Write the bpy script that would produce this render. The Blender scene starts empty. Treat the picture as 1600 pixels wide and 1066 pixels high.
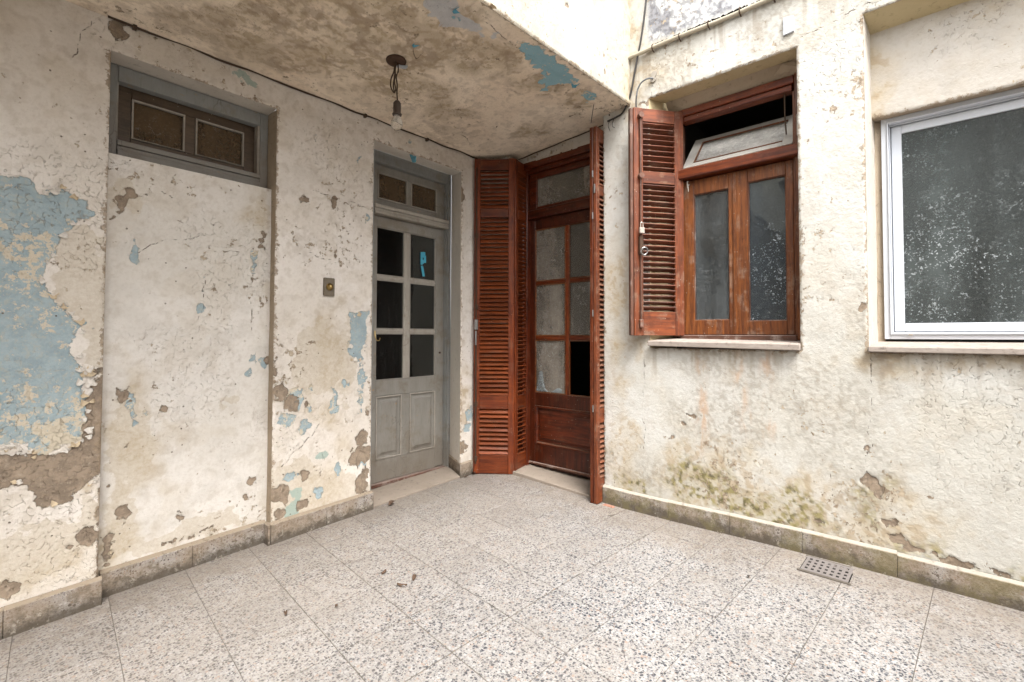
import bpy, bmesh, math, random
import numpy as np
from mathutils import Matrix, Vector
random.seed(7)
S = bpy.context.scene
COL = S.collection
R = math.radians

# ------------------------------------------------------------------ camera
cam_d = bpy.data.cameras.new('camera')
cam = bpy.data.objects.new('camera', cam_d)
COL.objects.link(cam)
S.camera = cam
yaw, pitch, roll = R(41.0739), R(1.5167), R(0.1475)
fw = Vector((math.cos(yaw)*math.cos(pitch), math.sin(yaw)*math.cos(pitch), math.sin(pitch)))
rt = Vector((math.sin(yaw), -math.cos(yaw), 0))
up = rt.cross(fw)
r2 = math.cos(roll)*rt + math.sin(roll)*up
u2 = -math.sin(roll)*rt + math.cos(roll)*up
M = Matrix((r2, u2, -fw)).transposed().to_4x4()
M.translation = Vector((0, 0, 1.1))
cam.matrix_world = M
cam_d.sensor_width = 36
cam_d.lens = 734.565/1600*36
cam_d.shift_y = -0.01686
cam_d.clip_start = 0.02
cam_d.clip_end = 500

# ------------------------------------------------------------------ world, sun, exposure
SUN_EL, SUN_AZ = R(58), R(238)          # azimuth of the sun, counter-clockwise from +X
W = bpy.data.worlds.new('World')
S.world = W
W.use_nodes = True
wn = W.node_tree
bg = wn.nodes['Background']
sky = wn.nodes.new('ShaderNodeTexSky')
sky.sky_type = 'NISHITA'
sky.sun_disc = False
sky.sun_elevation = SUN_EL
sky.sun_rotation = R(90) - SUN_AZ
sky.dust_density = 4.0
sky.air_density = 1.0
hs = wn.nodes.new('ShaderNodeHueSaturation')      # overcast: the cloud layer greys the sky
hs.inputs['Saturation'].default_value = 0.10
wn.links.new(sky.outputs[0], hs.inputs['Color'])
wn.links.new(hs.outputs[0], bg.inputs['Color'])
bg.inputs['Strength'].default_value = 0.15
sd = bpy.data.lights.new('sun', 'SUN')
sd.energy = 0.8
sd.angle = R(24)
sd.color = (1.0, 0.965, 0.91)
sun = bpy.data.objects.new('sun', sd)
COL.objects.link(sun)
dv = Vector((math.cos(SUN_AZ)*math.cos(SUN_EL), math.sin(SUN_AZ)*math.cos(SUN_EL), math.sin(SUN_EL)))
sun.rotation_euler = dv.to_track_quat('Z', 'Y').to_euler()
sun.location = (0, 0, 8)
S.view_settings.view_transform = 'Standard'
S.view_settings.look = 'None'
S.view_settings.exposure = 2.22
S.view_settings.gamma = 1
S.render.engine = 'CYCLES'
S.cycles.max_bounces = 6
S.cycles.diffuse_bounces = 4
S.cycles.glossy_bounces = 3
S.cycles.transparent_max_bounces = 12

# ------------------------------------------------------------------ node helper
class NT:
    def __init__(s, name):
        s.m = bpy.data.materials.new(name)
        s.m.use_nodes = True
        s.t = s.m.node_tree
        s.b = s.t.nodes['Principled BSDF']
        s.out = s.t.nodes['Material Output']
        s.co = None
    def n(s, typ, **kw):
        x = s.t.nodes.new(typ)
        for k, v in kw.items():
            setattr(x, k, v)
        return x
    def put(s, sock, v):
        if isinstance(v, bpy.types.NodeSocket):
            s.t.links.new(v, sock)
        elif v is not None:
            if sock.type == 'RGBA' and not isinstance(v, (int, float)) and len(v) == 3:
                v = (*v, 1)
            sock.default_value = v
    def obj(s):
        if s.co is None:
            s.co = s.n('ShaderNodeTexCoord').outputs['Object']
        return s.co
    def pos(s):
        return s.n('ShaderNodeNewGeometry').outputs['Position']
    def mp(s, scale=(1, 1, 1), co=None, loc=(0, 0, 0), rot=(0, 0, 0)):
        x = s.n('ShaderNodeMapping')
        s.put(x.inputs['Vector'], co or s.obj())
        x.inputs['Scale'].default_value = scale
        x.inputs['Location'].default_value = loc
        x.inputs['Rotation'].default_value = rot
        return x.outputs[0]
    def noise(s, scale, co=None, detail=4, rough=.55, dist=0, out='Fac'):
        x = s.n('ShaderNodeTexNoise')
        s.put(x.inputs['Vector'], co or s.obj())
        s.put(x.inputs['Scale'], scale)
        x.inputs['Detail'].default_value = detail
        x.inputs['Roughness'].default_value = rough
        x.inputs['Distortion'].default_value = dist
        return x.outputs[out]
    def vor(s, scale, co=None, feature='F1', out='Distance', rand=1.0, dims='3D'):
        x = s.n('ShaderNodeTexVoronoi', feature=feature, voronoi_dimensions=dims)
        s.put(x.inputs['Vector'], co or s.obj())
        s.put(x.inputs['Scale'], scale)
        x.inputs['Randomness'].default_value = rand
        return x.outputs[out]
    def m2(s, op, a, b=0.0, c=None, clamp=False):
        x = s.n('ShaderNodeMath', operation=op, use_clamp=clamp)
        s.put(x.inputs[0], a); s.put(x.inputs[1], b)
        if c is not None: s.put(x.inputs[2], c)
        return x.outputs[0]
    def step(s, v, lo, hi, a=0.0, b=1.0, smooth=True):
        x = s.n('ShaderNodeMapRange', interpolation_type='SMOOTHSTEP' if smooth else 'LINEAR')
        s.put(x.inputs['Value'], v)
        for i, q in zip(('From Min', 'From Max', 'To Min', 'To Max'), (lo, hi, a, b)):
            s.put(x.inputs[i], q)
        return x.outputs[0]
    def mix(s, f, a, b, mode='MIX'):
        x = s.n('ShaderNodeMix', data_type='RGBA', blend_type=mode)
        s.put(x.inputs[0], f); s.put(x.inputs[6], a); s.put(x.inputs[7], b)
        return x.outputs[2]
    def attr(s, name):
        x = s.n('ShaderNodeAttribute', attribute_name=name)
        return x.outputs['Fac']
    def sep(s, v):
        x = s.n('ShaderNodeSeparateXYZ'); s.put(x.inputs[0], v)
        return x.outputs
    def comb(s, a, b, c):
        x = s.n('ShaderNodeCombineXYZ')
        s.put(x.inputs[0], a); s.put(x.inputs[1], b); s.put(x.inputs[2], c)
        return x.outputs[0]
    def warp(s, amt, scale, co=None):
        nn = s.noise(scale, co, 3, out='Color')
        sub = s.n('ShaderNodeVectorMath', operation='SUBTRACT')
        s.put(sub.inputs[0], nn); sub.inputs[1].default_value = (.5, .5, .5)
        sc = s.n('ShaderNodeVectorMath', operation='SCALE')
        s.put(sc.inputs[0], sub.outputs[0]); sc.inputs['Scale'].default_value = amt
        ad = s.n('ShaderNodeVectorMath', operation='ADD')
        s.put(ad.inputs[0], co or s.obj()); s.put(ad.inputs[1], sc.outputs[0])
        return ad.outputs[0]
    def bump(s, h, strength=1.0, dist=0.002, nrm=None):
        x = s.n('ShaderNodeBump')
        x.inputs['Strength'].default_value = strength
        x.inputs['Distance'].default_value = dist
        s.put(x.inputs['Height'], h)
        if nrm is not None: s.put(x.inputs['Normal'], nrm)
        return x.outputs[0]
    def fin(s, col=None, rough=None, nrm=None, metal=None, spec=None):
        if col is not None: s.put(s.b.inputs['Base Color'], col)
        if rough is not None: s.put(s.b.inputs['Roughness'], rough)
        if nrm is not None: s.put(s.b.inputs['Normal'], nrm)
        if metal is not None: s.put(s.b.inputs['Metallic'], metal)
        if spec is not None: s.put(s.b.inputs['Specular IOR Level'], spec)
        return s.m

def ss(n, name, amp, w, noise):
    """ragged mask out of a signed-distance attribute"""
    d = n.m2('MULTIPLY_ADD', n.m2('SUBTRACT', noise, .5), amp, n.attr(name))
    return n.step(d, -w, w)

# ------------------------------------------------------------------ plaster of the house walls
# the slow tones (stains, moss, old coats) lie on the mesh as attributes; the shader adds the fine ragged detail
def plaster(name, speck=1.0, cracks=1.0, dist=.0042, ceil=False):
    n = NT(name)
    nf = n.n('ShaderNodeSeparateColor'); n.put(nf.inputs[0], n.noise(62, None, 5, .68, out='Color')); F = nf.outputs
    ng = n.n('ShaderNodeSeparateColor'); n.put(ng.inputs[0], n.noise(21, None, 6, .72, out='Color')); G = ng.outputs
    a = n.n('ShaderNodeAttribute', attribute_name='tint')
    col = a.outputs['Color']
    fr = n.m2('MULTIPLY_ADD', n.m2('SUBTRACT', F[0], .5), .030, n.m2('MULTIPLY', n.m2('SUBTRACT', G[0], .5), .06))
    def m(name, w=.0022):
        return n.step(n.m2('ADD', n.attr(name), fr), -w, w)
    col = n.mix(n.step(F[1], .44, .70, 0, .30), col, n.mix(.5, col, (.30, .23, .16)))
    # small losses, with a darker torn rim
    g1 = n.attr('gate')
    lv = n.m2('MULTIPLY_ADD', g1, .10, n.m2('MULTIPLY_ADD', F[0], .22, G[1]))
    loss = n.step(lv, .768, .775)
    rim = n.step(lv, .748, .770)
    cm = m('cream')
    col = n.mix(n.m2('MULTIPLY', cm, .62), col, n.mix(n.step(F[2], .38, .62), (.545, .485, .395), (.47, .395, .30)))
    col = n.mix(n.m2('MULTIPLY', rim, .42), col, (.30, .23, .165))
    col = n.mix(n.m2('MULTIPLY', loss, .85), col, n.mix(n.step(G[2], .44, .52), (.235, .175, .12), (.45, .37, .27)))
    pl = m('pale', .006)
    col = n.mix(n.m2('MULTIPLY', pl, .78), col, (.46, .48, .51))
    bl = m('blue')
    if ceil:
        bcol = n.mix(G[2], (.20, .38, .44), (.32, .48, .54))
    else:
        bcol = n.mix(n.step(G[2], .35, .65), (.345, .415, .435), (.27, .34, .365))
        bcol = n.mix(n.step(F[2], .50, .64, 0, .5), bcol, (.42, .41, .34))
    rl = n.m2('MULTIPLY_ADD', g1, .15, n.m2('MULTIPLY_ADD', F[1], .30, G[1]))
    rem = n.step(rl, .715, .725)
    bcol = n.mix(rem, bcol, (.56, .49, .38))
    col = n.mix(bl, col, bcol)
    gr = m('green')
    col = n.mix(n.m2('MULTIPLY', gr, .85), col, n.mix(F[2], (.24, .33, .30), (.38, .45, .39)))
    br = m('brown')
    rcol = n.mix(n.step(G[2], .35, .65), (.315, .245, .18), (.20, .155, .115))
    rcol = n.mix(n.step(F[1], .55, .66, 0, .55), rcol, (.40, .34, .27))
    col = n.mix(br, col, rcol)
    # hairline cracks between curling plates of paint
    cd = n.vor(21, n.warp(.13, 15), 'DISTANCE_TO_EDGE')
    cg = n.step(n.attr('gate2'), .50, .66)
    ck = n.m2('MULTIPLY', n.step(cd, .010, .045, 1, 0), cg)
    plate = n.m2('MULTIPLY', n.step(cd, .02, .30), cg)
    ck = n.m2('MULTIPLY', ck, n.step(F[2], .48, .60))
    col = n.mix(n.m2('MULTIPLY', ck, .30*cracks), col, (.20, .15, .11))
    # the few long cracks
    lc = n.step(n.m2('MULTIPLY_ADD', n.m2('SUBTRACT', F[0], .5), .005, n.attr('crack')), .0004, .0028, 1, 0)
    col = n.mix(n.m2('MULTIPLY', lc, .85), col, (.11, .08, .055))
    # pits and fly specks
    vp = n.n('ShaderNodeTexVoronoi'); n.put(vp.inputs['Vector'], n.obj()); vp.inputs['Scale'].default_value = 26
    vc = n.n('ShaderNodeSeparateColor'); n.put(vc.inputs[0], vp.outputs['Color'])
    pit = n.m2('MULTIPLY', n.step(n.m2('MULTIPLY_ADD', n.m2('SUBTRACT', F[0], .5), .25, vp.outputs['Distance']), .075, .105, 1, 0), n.m2('GREATER_THAN', vc.outputs[0], .72 if not ceil else .85))
    col = n.mix(n.m2('MULTIPLY', pit, .85*speck), col, (.13, .10, .075))
    wear = n.m2('MULTIPLY', n.step(n.m2('MULTIPLY_ADD', G[0], .13, n.attr('edge')), .066, .074, 1, 0), n.step(F[0], .34, .46))
    col = n.mix(n.m2('MULTIPLY', wear, .8), col, n.mix(n.step(F[1], .4, .6), (.33, .25, .17), (.20, .15, .10)))
    h = n.m2('MULTIPLY_ADD', G[0], .65, n.m2('MULTIPLY', F[0], .80))
    for msk, dep in ((bl, -.75), (br, -1.9), (loss, -.9), (ck, -.6), (lc, -1.0), (pit, -.8), (plate, .07)):
        h = n.m2('MULTIPLY_ADD', msk, dep, h)
    return n.fin(col, .86, n.bump(h, 1.0, dist), spec=.22)
M_LEFT = plaster('peeling_wall_paint')
M_PANEL = plaster('blocked_panel_paint', .8, .8, .0036)
M_RIGHT = plaster('cream_wall_paint', .75, .8, .0042)
M_FASCIA = plaster('fascia_paint', .8, .3, .0030)
M_INFILL = plaster('infill_paint', .5, .4, .0034)
M_CEIL = plaster('soffit_paint', .7, .9, .0036, True)

def plain_plaster(name, a, b, scale=3, dark=.5):
    n = NT(name)
    col = n.mix(n.noise(scale, None, 6, .65), a, b)
    col = n.mix(n.step(n.noise(28, n.warp(.06, 14), 6, .75), .54, .70, 0, dark), col, tuple(c*.35 for c in b))
    h = n.m2('MULTIPLY_ADD', n.noise(60, None, 4), .5, n.noise(12, None, 5))
    return n.fin(col, .88, n.bump(h, 1.0, .004), spec=.2)
M_REVEAL = plain_plaster('reveal_plaster', (.42, .345, .26), (.28, .22, .155), 7, .6)
M_REVEAL_L = plain_plaster('pale_reveal_plaster', (.60, .56, .50), (.47, .42, .36), 6, .5)
M_REVEAL_W = plain_plaster('white_reveal_plaster', (.76, .72, .66), (.66, .61, .54), 6, .35)
M_SOFFIT = plain_plaster('window_soffit_plaster', (.56, .47, .30), (.44, .35, .20), 4, .55)
M_BACK = plain_plaster('opposite_wall_plaster', (.76, .73, .67), (.66, .62, .56), 1.3, .25)
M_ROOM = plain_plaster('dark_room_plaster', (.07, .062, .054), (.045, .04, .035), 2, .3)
M_MARBLE = plain_plaster('worn_marble', (.31, .262, .218), (.21, .17, .133), 9, .45)
M_SILL = plain_plaster('sill_stone', (.40, .35, .31), (.25, .205, .175), 14, .6)
M_MORTAR = plain_plaster('joint_mortar', (.15, .13, .11), (.10, .087, .072), 12, .4)
M_HOP = plain_plaster('dusty_painted_wood', (.42, .40, .365), (.33, .305, .27), 8, .35)
M_PATCH = plain_plaster('grey_cement', (.50, .52, .55), (.40, .41, .43), 9, .4)
M_BEAD = plain_plaster('brown_cement_bead', (.33, .27, .205), (.22, .175, .125), 9, .7)
M_CEMENT = plain_plaster('cement_bead', (.40, .365, .32), (.27, .24, .195), 9, .6)

# ------------------------------------------------------------------ terrazzo
def terrazzo(name, floor=True):
    n = NT(name)
    wp = n.pos()
    if floor:
        oi = n.n('ShaderNodeObjectInfo')
        off = n.m2('MULTIPLY', oi.outputs['Random'], 37.0)
        p = n.sep(wp)
        co = n.comb(n.m2('ADD', p[0], off), n.m2('SUBTRACT', p[1], off), 0.0)
    else:
        co = wp
    co = n.warp(.006, 110, co)
    nb = n.n('ShaderNodeSeparateColor'); n.put(nb.inputs[0], n.noise(6, wp, 5, .68, out='Color')); B = nb.outputs
    nc = n.n('ShaderNodeSeparateColor'); n.put(nc.inputs[0], n.noise(150, co, 3, .6, out='Color')); C = nc.outputs
    base = n.mix(B[0], (.345, .335, .325), (.29, .28, .268))
    base = n.mix(n.step(C[0], .42, .62, 0, .5), base, (.38, .365, .355))
    def layer(base, scale, rmin, rmax, cols, dens):
        v = n.n('ShaderNodeTexVoronoi', voronoi_dimensions='2D' if floor else '3D')
        n.put(v.inputs['Vector'], co); v.inputs['Scale'].default_value = scale
        cs = n.n('ShaderNodeSeparateColor'); n.put(cs.inputs[0], v.outputs['Color'])
        rad = n.step(cs.outputs[1], 0, 1, rmin, rmax, False)
        on = n.m2('LESS_THAN', cs.outputs[2], dens)
        m = n.m2('MULTIPLY', n.step(n.m2('SUBTRACT', rad, v.outputs['Distance']), -.04, .04), on)
        rp = n.n('ShaderNodeValToRGB'); rp.color_ramp.interpolation = 'CONSTANT'
        e = rp.color_ramp.elements
        while len(e) > 1: e.remove(e[-1])
        e[0].position = 0; e[0].color = (*cols[0][1], 1)
        for q, cc in cols[1:]:
            x = e.new(q); x.color = (*cc, 1)
        n.put(rp.inputs[0], cs.outputs[0])
        return n.mix(m, base, rp.outputs[0])
    base = layer(base, 190, .22, .45, [(0, (.09, .09, .10)), (.26, (.40, .385, .37)), (.6, (.32, .24, .19)), (.8, (.18, .18, .185))], .8)
    base = layer(base, 112, .24, .46, [(0, (.022, .027, .040)), (.30, (.10, .108, .125)), (.42, (.44, .43, .42)), (.70, (.36, .25, .19)), (.75, (.39, .375, .355)), (.93, (.15, .15, .16))], .74)
    base = layer(base, 64, .20, .38, [(0, (.022, .028, .042)), (.40, (.43, .42, .41)), (.66, (.34, .25, .20)), (.71, (.08, .085, .10)), (.85, (.38, .36, .34))], .56)
    if floor:
        x, y = p[0], p[1]
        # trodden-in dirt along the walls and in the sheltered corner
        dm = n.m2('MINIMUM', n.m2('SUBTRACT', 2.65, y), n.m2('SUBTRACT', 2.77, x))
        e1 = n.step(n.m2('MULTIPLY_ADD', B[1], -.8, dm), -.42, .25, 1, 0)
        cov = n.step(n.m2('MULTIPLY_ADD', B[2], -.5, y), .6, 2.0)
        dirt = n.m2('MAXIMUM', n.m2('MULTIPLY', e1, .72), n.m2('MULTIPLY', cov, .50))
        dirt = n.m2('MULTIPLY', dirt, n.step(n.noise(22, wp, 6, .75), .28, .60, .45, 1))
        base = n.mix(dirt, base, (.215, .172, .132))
        base = n.mix(n.step(B[1], .46, .66, 0, .26), base, (.23, .205, .18))
        base = n.mix(n.step(n.noise(1.6, wp, 4, .6), .42, .62, 0, .22), base, (.28, .245, .21))
        rnd = n.step(oi.outputs['Random'], 0, 1, .76, .84, False)
        vm = n.n('ShaderNodeVectorMath', operation='SCALE'); n.put(vm.inputs[0], base); n.put(vm.inputs['Scale'], rnd)
        base = vm.outputs[0]
        rough = n.step(B[2], .3, .7, .42, .65)
    else:
        base = n.mix(n.step(B[0], .30, .60, .30, .80), base, (.25, .185, .125))
        no = n.n('ShaderNodeSeparateColor'); n.put(no.inputs[0], n.noise(24, wp, 6, .75, out='Color'))
        ps = n.sep(wp)
        hh = n.m2('SUBTRACT', ps[2], n.m2('MULTIPLY_ADD', ps[0], .0329, n.m2('MULTIPLY_ADD', ps[1], .0059, -.0764)))
        low = n.step(n.m2('MULTIPLY_ADD', no.outputs[0], -.11, hh), -.045, .015, .85, 0)
        base = n.mix(n.m2('MULTIPLY', n.step(no.outputs[0], .47, .62, 0, .42), 1.0), base, (.085, .068, .048))
        base = n.mix(low, base, (.075, .062, .047))
        base = n.mix(n.step(no.outputs[1], .58, .66, 0, .6), base, (.42, .38, .32))
        gm = n.m2('MULTIPLY', n.step(B[1], .44, .58), n.step(n.sep(wp)[0], 2.6, 2.7))
        base = n.mix(n.m2('MULTIPLY', gm, .45), base, (.17, .145, .06))
        rough = .8
    h = C[1]
    h = n.m2('MULTIPLY_ADD', B[0], .8 if floor else 3.0, h)
    return n.fin(base, rough, n.bump(h, .7, .0009 if floor else .003), spec=.35 if floor else .25)
M_TILE = terrazzo('terrazzo', True)
M_SKIRT = terrazzo('dirty_terrazzo', False)

# ------------------------------------------------------------------ woods, paint, metal, glass
def wood(name, a, b, dust, axis, worn=.3, rough=.42, spec=.4, top=.6):
    n = NT(name)
    sc = {'z': (14, 14, 1.1), 'x': (1.1, 14, 14)}[axis]
    oi = n.n('ShaderNodeObjectInfo')
    of = n.m2('MULTIPLY', oi.outputs['Random'], 11.0)
    oc = n.sep(n.obj())
    co = n.comb(n.m2('ADD', oc[0], of), n.m2('ADD', oc[1], of), n.m2('ADD', oc[2], of))
    ns = n.n('ShaderNodeSeparateColor'); n.put(ns.inputs[0], n.noise(3.2, n.mp(sc, co), 6, .62, .8, out='Color')); A = ns.outputs
    nt = n.n('ShaderNodeSeparateColor'); n.put(nt.inputs[0], n.noise(9, co, 5, .7, out='Color')); T = nt.outputs
    g2 = n.noise(16, n.mp(sc, co), 4, .6)
    col = n.mix(n.step(A[0], .33, .67), a, b)
    col = n.mix(n.step(g2, .48, .70, 0, .45), col, tuple(c*.40 for c in b))
    col = n.mix(n.step(T[0], .50, .70, 0, .55), col, tuple(c*.45 for c in b))
    sh = n.step(oi.outputs['Random'], 0, 1, .72, 1.12, False)
    vm = n.n('ShaderNodeVectorMath', operation='SCALE'); n.put(vm.inputs[0], col); n.put(vm.inputs['Scale'], sh)
    col = vm.outputs[0]
    w = n.m2('MULTIPLY', n.step(T[1], .52, .66, 0, worn), n.step(A[1], .35, .60))
    col = n.mix(w, col, dust)
    nz = n.sep(n.n('ShaderNodeNewGeometry').outputs['Normal'])[2]
    dz = n.m2('MULTIPLY', n.step(nz, .45, .98), n.step(T[2], .3, .6, top*.6, top))
    col = n.mix(dz, col, dust)
    sp = n.m2('MULTIPLY', n.step(n.vor(42, co), .07, .12, 1, 0), n.step(T[2], .46, .6))
    col = n.mix(n.m2('MULTIPLY', sp, .7), col, (.50, .45, .38))
    h = n.m2('MULTIPLY_ADD', g2, .7, n.m2('MULTIPLY', A[0], .6))
    rg = n.m2('MULTIPLY_ADD', w, .9, rough)
    return n.fin(col, n.m2('MINIMUM', rg, .9), n.bump(h, .8, .0011), spec=spec)
DUST = (.42, .34, .28)
M_W = {k: wood('red_brown_wood_' + k, (.195, .040, .009), (.080, .015, .005), (.20, .105, .06), k, .26, .38, .34, .22) for k in 'xz'}
M_D = {k: wood('dark_door_wood_' + k, (.120, .021, .006), (.045, .009, .003), (.26, .17, .11), k, .12, .30, .42, .45) for k in 'xz'}
M_O = {k: wood('orange_sash_wood_' + k, (.235, .074, .017), (.105, .030, .009), (.30, .22, .16), k, .45, .45) for k in 'xz'}
M_P = {k: wood('faded_shutter_wood_' + k, (.205, .050, .014), (.100, .025, .009), (.29, .19, .13), k, .50, .55) for k in 'xz'}
M_SL = {'x': wood('red_slat_wood', (.225, .048, .010), (.115, .023, .006), (.22, .12, .065), 'x', .18, .38, .34, .14)}
M_PS = {'x': wood('faded_slat_wood', (.16, .040, .014), (.085, .022, .009), (.36, .27, .22), 'x', .25, .5, .4, .55)}
M_OLD = {k: wood('dusty_rail_wood_' + k, (.17, .070, .042), (.10, .045, .028), (.38, .31, .27), k, .60, .6) for k in 'xz'}
M_BROWNP = wood('brown_board_wood', (.105, .070, .042), (.075, .048, .028), (.17, .13, .09), 'x', .3, .5)

def grey_paint(name, a, b, worn=(.33, .24, .15), k=.35):
    n = NT(name)
    col = n.mix(n.noise(4, n.mp((5, 5, 1.2)), 5, .6), a, b)
    st = n.noise(18, n.mp((6, 6, .7)), 5, .65)
    col = n.mix(n.step(st, .5, .72, 0, .35), col, tuple(c*.62 for c in b))
    ch = n.step(n.noise(22, n.warp(.05, 20), 6, .7), .64, .66, 0, 1)
    col = n.mix(n.m2('MULTIPLY', ch, k*2), col, worn)
    d = n.step(n.noise(7, n.mp(loc=(3, 1, 1)), 5, .7), .50, .66, 0, k*1.2)
    col = n.mix(d, col, (.20, .165, .125))
    fo = n.step(n.m2('MULTIPLY_ADD', n.noise(9, None, 5, .7), .5, n.sep(n.obj())[2]), .40, .62, .55, 0)
    col = n.mix(fo, col, (.155, .125, .095))
    cd = n.vor(22, n.mp((1, 1, .35), n.warp(.05, 14)), 'DISTANCE_TO_EDGE')
    cr = n.m2('MULTIPLY', n.step(cd, .01, .04, 1, 0), n.step(n.noise(4), .5, .65))
    col = n.mix(n.m2('MULTIPLY', cr, .5), col, (.12, .10, .08))
    h = n.m2('MULTIPLY_ADD', ch, -1.0, st)
    h = n.m2('MULTIPLY_ADD', cr, -.8, h)
    return n.fin(col, .55, n.bump(h, .8, .0012), spec=.35)
M_G = grey_paint('weathered_grey_paint', (.30, .285, .255), (.205, .19, .165), k=.55)
M_GL = grey_paint('pale_grey_bead_paint', (.42, .385, .335), (.31, .28, .24))
M_GB = grey_paint('blue_grey_paint', (.285, .29, .28), (.205, .208, .198), k=.45)

def simple(name, col, rough=.5, metal=0, bump=.0, sc=60, spec=.5, var=.3):
    n = NT(name)
    c = n.mix(n.noise(sc*.3, None, 5, .7), col, tuple(x*(1-var) for x in col))
    return n.fin(c, rough, n.bump(n.noise(sc, None, 4), .7, bump) if bump else None, metal, spec)
M_ALU = simple('white_aluminium', (.58, .605, .65), .38, 0, .0002, 30, .5, .10)
M_RUST = simple('rusted_iron', (.105, .060, .038), .75, .4, .0012, 160, .4, .6)
M_CABLE = simple('black_cable', (.035, .032, .030), .55, 0, 0, 60, .4, .4)
M_CABLEB = simple('old_brown_cable', (.085, .055, .035), .7, 0, .0006, 200, .3, .5)
M_CONDUIT = simple('grey_conduit', (.42, .45, .48), .45, 0, 0, 40)
M_DKC = simple('dark_grey_cable', (.14, .15, .16), .5, 0, 0, 60)
M_PIPE = simple('painted_pipe', (.50, .44, .34), .7, 0, .0015, 70, .3, .45)
M_BRASS = simple('tarnished_brass', (.42, .30, .12), .35, 1, .0004, 90)
M_PLATE = simple('worn_plate_metal', (.22, .18, .13), .6, .2, .0006, 120, .4, .55)
M_STEEL = simple('dull_steel', (.35, .34, .33), .45, .9, .0004, 90)
M_PADLOCK = simple('padlock_metal', (.52, .46, .40), .45, .6, .0003, 90)
M_BAKE = simple('brown_bakelite', (.055, .038, .028), .4, 0, .0003, 90)
M_CYAN = simple('cyan_tape', (.08, .42, .58), .5, 0, .0006, 120, .4, .3)
M_FLAKEB = simple('blue_paint_flake', (.12, .34, .44), .7, 0, .0008, 120, .3, .3)
M_FLAKEW = simple('white_paint_flake', (.66, .61, .55), .8, 0, .0008, 120, .3, .2)
M_FLAKEC = simple('cream_paint_flake', (.60, .48, .33), .8, 0, .0008, 120, .3, .3)
M_LEAF = simple('dry_leaf', (.10, .062, .04), .8, 0, .0015, 90, .3, .5)
M_BRICK = simple('brick_rubble', (.33, .17, .12), .9, 0, .003, 60, .2, .4)
M_IRON = simple('drain_metal', (.24, .215, .205), .6, .2, .0012, 120, .4, .35)
M_SHADE_DIRT = simple('shade_dirt_black', (.012, .011, .010), .9, 0, 0, 30, .1, .2)  # near-black for the drain's painted shade and the dirt on the pipe
M_BACKING = simple('dark_backing', (.085, .095, .095), .8, 0, 0, 8, .2, .35)

def glass(name, dust, amt, speck=0.0, refl=.6, tint=(.75, .78, .78), low=None, rough=.04, patchy=(.3, .7), streak=False):
    """old window glass: clear, slightly wavy, with a film of dust and specks on it; streaks also stand in for reflections"""
    n = NT(name)
    t = n.t
    tr = n.n('ShaderNodeBsdfTransparent'); tr.inputs[0].default_value = (*tint, 1)
    gl = n.n('ShaderNodeBsdfGlossy'); gl.inputs[0].default_value = (.9, .93, .95, 1); gl.inputs['Roughness'].default_value = rough
    fr = n.n('ShaderNodeFresnel'); fr.inputs[0].default_value = 1.5
    wv = n.bump(n.noise(6, None, 2), .25, .01)
    n.put(gl.inputs['Normal'], wv)
    m1 = n.n('ShaderNodeMixShader')
    t.links.new(n.m2('MULTIPLY_ADD', fr.outputs[0], refl*2.0, .02, clamp=True), m1.inputs[0])
    t.links.new(tr.outputs[0], m1.inputs[1]); t.links.new(gl.outputs[0], m1.inputs[2])
    df = n.n('ShaderNodeBsdfDiffuse')
    f = n.step(n.noise(4, n.mp((1, 1, .6)), 6, .65), patchy[0], patchy[1], amt*.45, amt)
    if streak: f = n.m2('MULTIPLY', f, n.step(n.noise(3.3, n.mp((1, 1, .12)), 3, .5), .40, .56, .35, 1.25))  # vertical bands in the film, painted in for reflections as well as runs
    f2 = n.m2('MULTIPLY', n.step(n.noise(55, n.warp(.05, 20), 6, .8), .45, .75), amt*.6)
    f = n.m2('ADD', f, f2, clamp=True)
    col = n.mix(n.noise(9, None, 5), dust, tuple(c*.7 for c in dust))
    if speck:
        co = n.warp(.035, 34)
        z = n.sep(n.obj())[2]
        g = n.step(n.noise(3.5, n.mp(loc=(4, 4, 4)), 3), .36, .62, .25, 1)
        if low: g = n.m2('MULTIPLY', g, n.step(z, low[0], low[1], 1, .12))
        v1 = n.m2('MULTIPLY', n.step(n.vor(75, co), .16, .30, 1, 0), .75)
        v2 = n.step(n.vor(24, n.warp(.09, 30)), .10, .17, 1, 0)
        v3 = n.m2('MULTIPLY', n.step(n.vor(30, n.warp(.12, 26), 'DISTANCE_TO_EDGE'), .01, .045, 1, 0), n.step(n.noise(24, n.mp(loc=(7, 7, 2))), .56, .64))
        sp = n.m2('MULTIPLY', n.m2('MAXIMUM', n.m2('MAXIMUM', v1, v2), v3), g)
        sp = n.m2('MULTIPLY', sp, speck)
        col = n.mix(sp, col, (.62, .66, .68))
        f = n.m2('MAXIMUM', f, sp)
    n.put(df.inputs[0], col)
    m2 = n.n('ShaderNodeMixShader')
    t.links.new(f, m2.inputs[0]); t.links.new(m1.outputs[0], m2.inputs[1]); t.links.new(df.outputs[0], m2.inputs[2])
    t.links.new(m2.outputs[0], n.out.inputs[0])
    return n.m
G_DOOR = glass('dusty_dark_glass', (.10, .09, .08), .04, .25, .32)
G_TRANS = glass('brown_papered_glass', (.125, .085, .05), .92, .15, .35)
G_BROWN = glass('very_dusty_glass', (.36, .32, .27), .55, .6, .5, streak=True)
G_SASH = glass('smeared_sash_glass', (.20, .225, .235), .30, .35, .8, streak=True)
G_SASH2 = glass('speckled_sash_glass', (.11, .135, .155), .30, .9, .35, streak=True)
G_WHITE = glass('speckled_grey_glass', (.095, .108, .106), .80, .9, .5, streak=True, low=(1.1, 2.7))
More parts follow.
